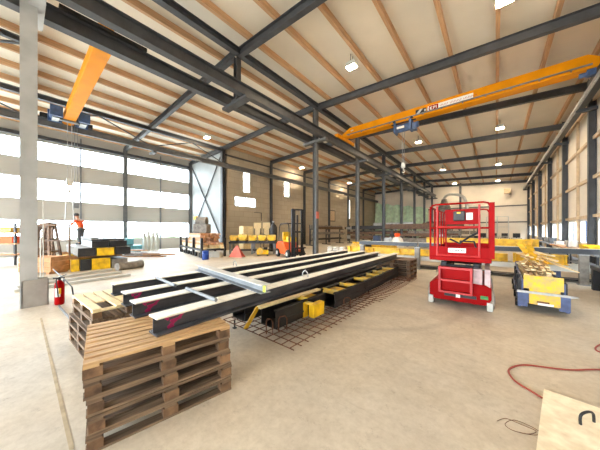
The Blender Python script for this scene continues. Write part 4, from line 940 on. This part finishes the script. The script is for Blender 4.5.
# ------------------------------------------------------------------ timber rack by the window wall
tr = thing('timber_rack', 'low dark steel rack on rollers carrying timber before the block wall', 'rack', (-17.0, 8.75, 0), math.radians(-11))
for x in (-2.8, -.95, .95, 2.8):
    for y in (-.75, .75): MB().span((x-.07, y-.07, 0), (x+.07, y+.07, 1.25)).build('post', 'black', tr)
    MB().span((x-.06, -.75, .42), (x+.06, .75, .54)).build('cross_bar', 'black', tr)
for y in (-.75, .75): MB().span((-2.95, y-.06, .42), (2.95, y+.06, .54)).build('side_rail', 'black', tr)
for x in (-2.4, -1.5, -.4, .4, 1.5, 2.4):
    m = MB(); m.cyl((x, -.8, .14), (x, -.66, .14), .14, 12); m.build('wheel', 'rubber', tr)
TT = Matrix.Translation((-17.0, 8.75, 0)) @ Matrix.Rotation(math.radians(-11), 4, 'Z'); q = random.Random(2)
for l in range(8):
    for k_ in range(6):
        m = MB(); L = q.uniform(5.0, 5.8) if l < 3 else q.uniform(2.6, 3.4); m.box((0, 0, 0), (L, .19, .12)); o = m.build('timber_baulk', 'wood_pale' if l < 2 else q.choice(('wood_brown', 'wood_brown', 'pinkwood')))
        o.location = TT @ Vector((q.uniform(-.1, .1)+(.7 if l > 2 else 0), -.56+k_*.22, .605+l*.125)); o.rotation_euler = (0, 0, math.radians(-11)+q.uniform(-.004, .004)); tag(o, 'sawn timber baulk stacked on the low rack before the block wall', 'timber', 'timber on the low rack')
v = TT @ Vector((.7, -.1, 1.546)); o = thing('grey_motor_unit', 'lumpy grey machine unit sitting on top of the stacked timber', 'machine', v, math.radians(40))
MB().span((-.5, -.4, 0), (.5, .4, .65)).build('base', 'greymach', o, .05); MB().cyl((-.35, 0, .85), (.35, 0, .85), .32, 12).build('drum', 'greymach', o); MB().span((-.42, -.25, .6), (.3, .25, .8)).build('cradle', 'greysteel', o)
v = TT @ Vector((-1.6, .1, .917)); o = thing('yellow_lamp', 'small yellow site lamp on a pole at the left of the timber rack', 'lamp', v); MB().cyl((0, 0, 0), (0, 0, 1.7), .03, 6).build('pole', 'steel', o); MB().span((-.2, -.1, 1.68), (.2, .1, 1.95)).build('head', 'yellow', o, .02)
# white cart beside the drum
p = at(216, 257); crate(p.x, p.y, 0, (.7, .5, .35), 'lightgrey', 'pale open box on the floor right of the blue drum', rz=.6)
# ------------------------------------------------------------------ stacked girders with yellow ends, worker on top
def stored(p, L, w, h, rz, m_, endm, label, z=0, cat='girder'):
    o = thing('stored_girder', label, cat, (p[0], p[1], z), rz, 'girders stacked in the left aisle')
    m = MB(); m.span((0, -w/2, 0), (-L, w/2, .02)); m.span((0, -w/2, h-.02), (-L, w/2, h)); m.span((-.02, -w/2+.03, .02), (-L, -w/2+.05, h-.02)); m.span((-.02, w/2-.05, .02), (-L, w/2-.03, h-.02)); m.build('box_section', m_, o)
    m = MB(); m.span((.0, -w/2-.01, -.0), (.02, w/2+.01, h)); m.build('end_plate', endm, o); return o
def row(items, x, z, L):
    """girders side by side along the hall, ends facing the camera side"""
    for y0, y1, h, mm, em, lb in items: stored((x, (y0+y1)/2), L, y1-y0-.03, h, 0, mm, em, lb, z)
XS = -13.75
row([(1.42, 1.68, .5, 'yellow', 'yellow', 'narrow yellow girder at the left foot of the stack'),
     (1.7, 2.06, .5, 'yellow', 'black', 'stored girder with black end and yellow flank, left of the broad yellow one'),
     (2.08, 2.74, .5, 'greymach', 'yellow', 'stored girder with a broad yellow end plate, lowest at front'),
     (2.78, 3.4, .42, 'black', 'greymach', 'dark low girder right of the broad yellow end')], XS, 0, 4.2)
for i, x in enumerate((-14.3, -17.4)):
    o = single('bearer_beam_timber', MB().span((x-.07, 1.45, .502), (x+.07, 3.3, .62)), 'wood_brown', ('timber bearer between the girder layers, near the camera', 'timber bearer between the girder layers, far end')[i], 'bearer')
row([(1.62, 2.2, .36, 'greymach', 'black', 'upper stored girder with a black end at the left'),
     (2.24, 2.86, .34, 'greymach', 'yellow', 'upper stored girder with a yellow end in the middle'),
     (2.9, 3.5, .36, 'greymach', 'black', 'upper stored girder with a black end at the right')], XS+.1, .622, 4.2)
row([(2.1, 2.7, .28, 'galv', 'black', 'grey topmost girder with a black end, left of two'),
     (2.76, 3.4, .28, 'galv', 'black', 'grey topmost girder with a black end, right of two')], XS-.1, .984, 3.0)
q = random.Random(21)
for i in range(9):
    m = MB(); L = q.uniform(2.6, 3.6); m.box((0, 0, 0), (L, .26, .045)); o = m.build('flat_bar', q.choice(('greysteel', 'greymach', 'brownsteel', 'black')))
    o.location = (-15.5+q.uniform(-.3, .3), 2.25+.31*(i % 4), 1.29+.05*(i//4)); o.rotation_euler = (0, 0, q.uniform(-.02, .02)); tag(o, 'flat steel bar lying on top of the stacked girders', 'bar', 'flat bars on the girder stack')
m = MB(); a, b = at(117, 267, .16), at(139, 264, .16); m.cyl(a, b, .17, 12); m.cyl(b, b+(b-a).normalized()*.12, .2, 12); single('wrapped_roll', m, 'greymach', 'grey wrapped roll lying on the floor right of the stack', 'roll')
# pale long profiles lying on the floor between stack and pallets
for i in range(3):
    a, b = at(20-3*i, 283+4*i, .04), at(112+9*i, 269.5+2.6*i, .04)
    m = MB(); m.bar(a, b, .09, .08); single('pale_profile', m, 'lightgrey', 'long pale steel profile on the floor, %s' % ('nearest the girder stack', 'the middle one of three', 'nearest the pallets')[i], 'profile', 'pale profiles on the floor')
q = random.Random(31)
for i in range(14):
    a = at(118+q.uniform(0, 30), 254+q.uniform(0, 6), .05); d = Vector((math.cos(q.uniform(.5, 1.1)), math.sin(q.uniform(.5, 1.1)), 0)); L = q.uniform(2, 3.4)
    m = MB(); m.bar((-d.x*L/2, -d.y*L/2, 0), (d.x*L/2, d.y*L/2, 0), .07, .06); o = m.build('scrap_bar', q.choice(('brownsteel', 'galv', 'wood_brown'))); o.location = (a.x-.8, a.y+.9, .035+.062*(i//3)); tag(o, 'loose bar in the low heap right of the girder stack', 'bar', 'loose bars on the floor')
# teal containers and bundled posts near the window wall
for i, (px, py, z) in enumerate(((128, 250.5, 0), (133, 249.5, 0), (129.5, 250, .55))):
    p = at(px, 252.6); o = thing('tool_crate', ('teal steel crate on the floor by the window wall, left one', 'teal steel crate on the floor by the window wall, right one', 'teal steel crate standing on the two others')[i], 'crate', (-22.6, 4.9+1.06*(i % 2)+(.5 if i == 2 else 0), z), 0, 'teal crates')
    MB().span((-.45, -.5, .06), (.45, .5, .5)).build('body', 'teal', o, .02); MB().span((-.47, -.52, .48), (.47, .52, .545)).build('lid', 'teal', o)
    for s in (-.35, .35): MB().span((s-.06, -.45, 0), (s+.06, .45, .06)).build('runner', 'black', o)
for i in range(4):
    p = Vector((-22.6, 6.75+.32*i, 0)); m = MB(); m.span((-.1, -.1, 0), (.1, .1, 1.55+.1*(i % 2))); o = m.build('upright_post', 'lightgrey', None, .02); o.location = (p.x, p.y, 0); o.rotation_euler = (0, 0, .5); tag(o, 'pale post standing in the short row right of the teal crates', 'post', 'pale posts by the window wall')
# wooden crate and brown A-frame
p = at(53, 272.5); o = thing('wooden_crate', 'brown plank crate on the floor below the brown A-frames', 'crate', (p.x-.15, p.y-.22, 0), math.radians(42))
for i in range(3): MB().span((-.62, -.4, .1+.2*i), (.62, -.37, .28+.2*i)).build('plank', 'wood_brown', o); MB().span((-.62, .37, .1+.2*i), (.62, .4, .28+.2*i)).build('plank', 'wood_brown', o); MB().span((-.62, -.37, .1+.2*i), (-.59, .37, .28+.2*i)).build('plank', 'wood_brown', o); MB().span((.59, -.37, .1+.2*i), (.62, .37, .28+.2*i)).build('plank', 'wood_brown', o)
MB().span((-.6, -.36, .08), (.6, .36, .12)).build('base', 'wood_brown', o)
for s in (-.5, .5): MB().span((s-.06, -.4, 0), (s+.06, .4, .08)).build('runner', 'wood_brown', o)
for i, px in enumerate((45, 50.5)):
    w_ = (12.6, 11.2)[i]; r_ = (px-300)/F; o = thing('a_frame_trestle', ('brown steel A-frame trestle behind the plank crate, left one', 'brown steel A-frame trestle behind the plank crate, right one')[i], 'trestle', (w_*(r_*CS-SN), w_*(r_*SN+CS), 0), math.radians(40), 'brown trestles'); o.scale = (.85, .6, 1)
    for y in (-.5, .5):
        for s in (-1, 1): MB().bar((s*.32, y, 0), (s*.07, y*.5, 2.05), .12, .1).build('leg', 'brownsteel', o)
    for z in (.7, 1.25, 1.9): MB().span((-.3+.12*z, -.3, z), (.3-.12*z, .3, z+.1)).build('rung', 'brownsteel', o)
    MB().span((-.14, -.32, 2.03), (.14, .32, 2.12)).build('head', 'brownsteel', o)
for z, lb in ((1.3, 'lower'), (1.98, 'upper')):
    r0, r1 = (37-300)/F, (72-300)/F; w2 = 10.4; m = MB(); m.bar((w2*(r0*CS-SN), w2*(r0*SN+CS), z), (w2*(r1*CS-SN), w2*(r1*SN+CS), z), .05, .06)
    single('rack_bar', m, 'brownsteel', '%s horizontal bar running past the brown trestles' % lb, 'bar', 'bars at the brown trestles')
w2 = 10.4; r0 = (69.5-300)/F
for z in (0,):
    m = MB(); m.span((w2*(r0*CS-SN)-.03, w2*(r0*SN+CS)-.03, 0), (w2*(r0*CS-SN)+.03, w2*(r0*SN+CS)+.03, 2.02)); single('rack_post', m, 'brownsteel', 'slim post holding the right ends of the trestle bars', 'post')
r0 = (38-300)/F; m = MB(); m.span((w2*(r0*CS-SN)-.03, w2*(r0*SN+CS)-.03, 0), (w2*(r0*CS-SN)+.03, w2*(r0*SN+CS)+.03, 2.02)); single('rack_post', m, 'brownsteel', 'slim post holding the left ends of the trestle bars', 'post')
# left edge: shelf with red toolbox and leaning boards
p = at(6, 267); sh = thing('tool_shelf', 'wooden work shelf at the left edge behind the near column', 'shelf', (p.x-1.6, p.y-.2, 0), math.radians(40))
for z in (.5, 1.05, 1.6): MB().span((-1.1, -.35, z), (1.2, .35, z+.06)).build('shelf_board', 'wood_brown', sh)
for x in (-1.05, 1.1):
    for y in (-.3, .3): MB().span((x-.04, y-.04, 0), (x+.04, y+.04, 2.1)).build('post', 'steel', sh)
TS = Matrix.Translation((p.x-1.6, p.y-.2, 0)) @ Matrix.Rotation(math.radians(40), 4, 'Z')
v = TS @ Vector((.55, -.05, 1.111)); o = crate(v.x, v.y, 1.111, (.7, .4, .36), 'hivis', 'orange red toolbox on the middle shelf at the left edge', rz=math.radians(40))
v = TS @ Vector((-.4, 0, 1.111)); crate(v.x, v.y, 1.111, (.6, .4, .3), 'greymach', 'grey box beside the orange toolbox on the left shelf', rz=math.radians(40))
v = TS @ Vector((.3, 0, 1.661)); crate(v.x, v.y, 1.661, (.9, .4, .25), 'yellow_worn', 'worn yellow box on the top shelf at the left edge', rz=math.radians(40))
q = random.Random(8)
for i in range(7):
    v = TS @ Vector((-.7+.32*i, -1.15, 0)); m = MB(); m.bar((0, -.3, .0), (q.uniform(-.1, .1), .12, .95+q.random()*.25), .16, .04, up=(0, 1, 0)); o = m.build('leaning_board', q.choice(('wood_pale', 'greymach', 'lightgrey'))); o.location = (v.x, v.y, .01); o.rotation_euler = (0, 0, math.radians(40)); tag(o, 'short board leaning before the left shelf', 'board', 'boards leaning at the left shelf')
m = MB(); a_ = TS @ Vector((-1.5, -.5, 1.95)); b_ = TS @ Vector((1.8, -.5, 1.95)); m.bar(a_, b_, .06, .06); m.span((a_.x-.03, a_.y-.03, 0), (a_.x+.03, a_.y+.03, 1.95)); m.span((b_.x-.03, b_.y-.03, 0), (b_.x+.03, b_.y+.03, 1.95)); single('hand_rail', m, 'steel', 'dark horizontal rail before the left shelf', 'rail')
# ------------------------------------------------------------------ worker standing on the stack
def skin_obj(name, verts, edges, radii, m_, parent, sub=2):
    me = bpy.data.meshes.new(name); me.from_pydata(verts, edges, []); me.materials.append(M[m_])
    o = bpy.data.objects.new(name, me); C.objects.link(o); o.parent = parent
    sk = o.modifiers.new('skin', 'SKIN'); sk.use_smooth_shade = True
    for i, r_ in enumerate(radii):
        v = me.skin_vertices[0].data[i]; v.radius = (r_ if isinstance(r_, tuple) else (r_, r_)); v.use_root = i == 0
    s = o.modifiers.new('sub', 'SUBSURF'); s.levels = s.render_levels = sub
    return o
wkp = Vector((-17.45, 2.2, .985))
wk = thing('person', 'worker in an orange jacket and grey trousers standing on the stacked girders, leaning left', 'person', wkp, math.radians(218)); wk.scale = (.93, .93, .93)
# local: +x faces the way the worker looks
hip = (0, 0, .92)
V = [hip, (.03, 0, 1.1), (.1, 0, 1.3), (.15, 0, 1.42), (.19, 0, 1.5), (.24, 0, 1.6), (.27, 0, 1.7),
     (0, .1, .88), (.02, .12, .48), (-.04, .12, .08), (.1, .13, .03), (0, -.1, .88), (.05, -.13, .48), (-.02, -.14, .08), (.12, -.15, .03),
     (.13, .19, 1.38), (.32, .2, 1.2), (.5, .16, 1.24), (.6, .14, 1.27), (.13, -.19, 1.38), (.3, -.22, 1.16), (.5, -.15, 1.2), (.6, -.13, 1.22)]
Ed = [(0, 1), (1, 2), (2, 3), (3, 4), (4, 5), (5, 6), (0, 7), (7, 8), (8, 9), (9, 10), (0, 11), (11, 12), (12, 13), (13, 14), (3, 15), (15, 16), (16, 17), (17, 18), (3, 19), (19, 20), (20, 21), (21, 22)]
Rd = [.12, .12, .13, .12, .055, .085, .09, .085, .06, .045, .045, .085, .06, .045, .045, .055, .045, .036, .04, .055, .045, .036, .04]
skin_obj('body', V, Ed, Rd, 'skin', wk)
for s, w0 in ((1, 18), (-1, 22)):                    # five bent fingers on each hand
    b0 = Vector(V[w0])
    for k_, (oy, ln) in enumerate(((-.03, .07), (-.01, .08), (.01, .078), (.03, .062))):
        skin_obj('finger', [b0+Vector((.02, oy, 0)), b0+Vector((.02+ln*.6, oy, -.01)), b0+Vector((.02+ln, oy, -.045))], [(0, 1), (1, 2)], [.01, .009, .008], 'skin', wk, 1)
    skin_obj('thumb', [b0+Vector((-.01, -s*.03, .0)), b0+Vector((.02, -s*.06, .01)), b0+Vector((.05, -s*.06, -.01))], [(0, 1), (1, 2)], [.011, .01, .009], 'skin', wk, 1)
jk = [(.0, 0, .95), (.03, 0, 1.1), (.1, 0, 1.3), (.15, 0, 1.44), (.14, .2, 1.38), (.32, .21, 1.2), (.48, .165, 1.235), (.14, -.2, 1.38), (.3, -.23, 1.16), (.48, -.158, 1.197)]
skin_obj('jacket', jk, [(0, 1), (1, 2), (2, 3), (3, 4), (4, 5), (5, 6), (3, 7), (7, 8), (8, 9)], [(.17, .15), (.17, .15), (.18, .15), (.13, .12), .085, .07, .055, .085, .07, .055], 'hivis', wk)
skin_obj('trousers', [(0, 0, .95), (0, .1, .86), (.02, .12, .48), (-.03, .12, .1), (0, -.1, .86), (.05, -.13, .48), (-.01, -.14, .1)], [(0, 1), (1, 2), (2, 3), (0, 4), (4, 5), (5, 6)], [.15, .11, .085, .07, .11, .085, .07], 'trouser', wk)
for s in (1, -1):
    m = MB(); m.span((-.1, s*.13-.055, 0), (.17, s*.13+.055, .1)); m.build('boot', 'black', wk, .03)
m = MB(); m.lathe([(.112, 1.68), (.118, 1.74), (.1, 1.81), (.05, 1.845)], (.27, 0, 0), 14); m.span((.3, -.08, 1.685), (.45, .08, 1.7)); m.build('cap', 'cap', wk, smooth=True)
m = MB(); m.cyl((.355, 0, 1.645), (.385, 0, 1.635), .018, 6, None, .01); m.build('nose', 'skin', wk)
m = MB(); 
for s in (-.033, .033): m.lathe([(.004, -.01), (.011, 0), (.004, .01)], (.352, s, 1.665), 8)
m.build('eyes', 'black', wk); m = MB(); m.span((.345, -.025, 1.595), (.352, .025, 1.603)); m.build('mouth', 'pink', wk)
m = MB()
for s in (-.095, .095): m.lathe([(.008, -.03), (.02, 0), (.008, .03)], (.25, s, 1.64), 8)
m.build('ears', 'skin', wk)
# ------------------------------------------------------------------ light
w = bpy.data.worlds.new('sky'); sc.world = w; w.use_nodes = True
bg = w.node_tree.nodes['Background']; bg.inputs['Color'].default_value = (.84, .93, 1.0, 1); bg.inputs['Strength'].default_value = 17
def portal(name, loc, rot, sx, sy):
    l = bpy.data.lights.new(name, 'AREA'); l.shape = 'RECTANGLE'; l.size = sx; l.size_y = sy; l.cycles.is_portal = True
    o = bpy.data.objects.new(name, l); C.objects.link(o); o.location = loc; o.rotation_euler = rot
for a, b in BANDS: portal('window_portal', (XL-.2, .3, (a+b)/2), (0, math.radians(-90), 0), b-a, 22.2)
portal('window_portal', (XR+.25, 26.8, (ZW0+ZW1)/2), (0, math.radians(90), 0), ZW1-ZW0, 36)
portal('window_portal', ((XL+XR)/2, YB-.3, 3.0), (math.radians(90), 0, 0), XR-XL, 3.6)  # sky light through the added opening behind the camera
# ------------------------------------------------------------------ camera and view
cam = bpy.data.cameras.new('camera'); co = bpy.data.objects.new('camera', cam); C.objects.link(co)
co.location = (0, 0, HC); co.rotation_euler = (math.radians(90), 0, TH)
cam.sensor_width = 36; cam.lens = F/600*36; cam.shift_y = (HZ-225)/600; cam.clip_start = .05; cam.clip_end = 400
sc.camera = co
sc.view_settings.view_transform = 'Standard'; sc.view_settings.look = 'None'; sc.view_settings.gamma = 1; sc.view_settings.use_curve_mapping = False
sc.view_settings.exposure = 0.78
sc.cycles.use_denoising = True; sc.cycles.max_bounces = 10; sc.cycles.diffuse_bounces = 6; sc.cycles.transparent_max_bounces = 12
sc.cycles.sample_clamp_indirect = 10
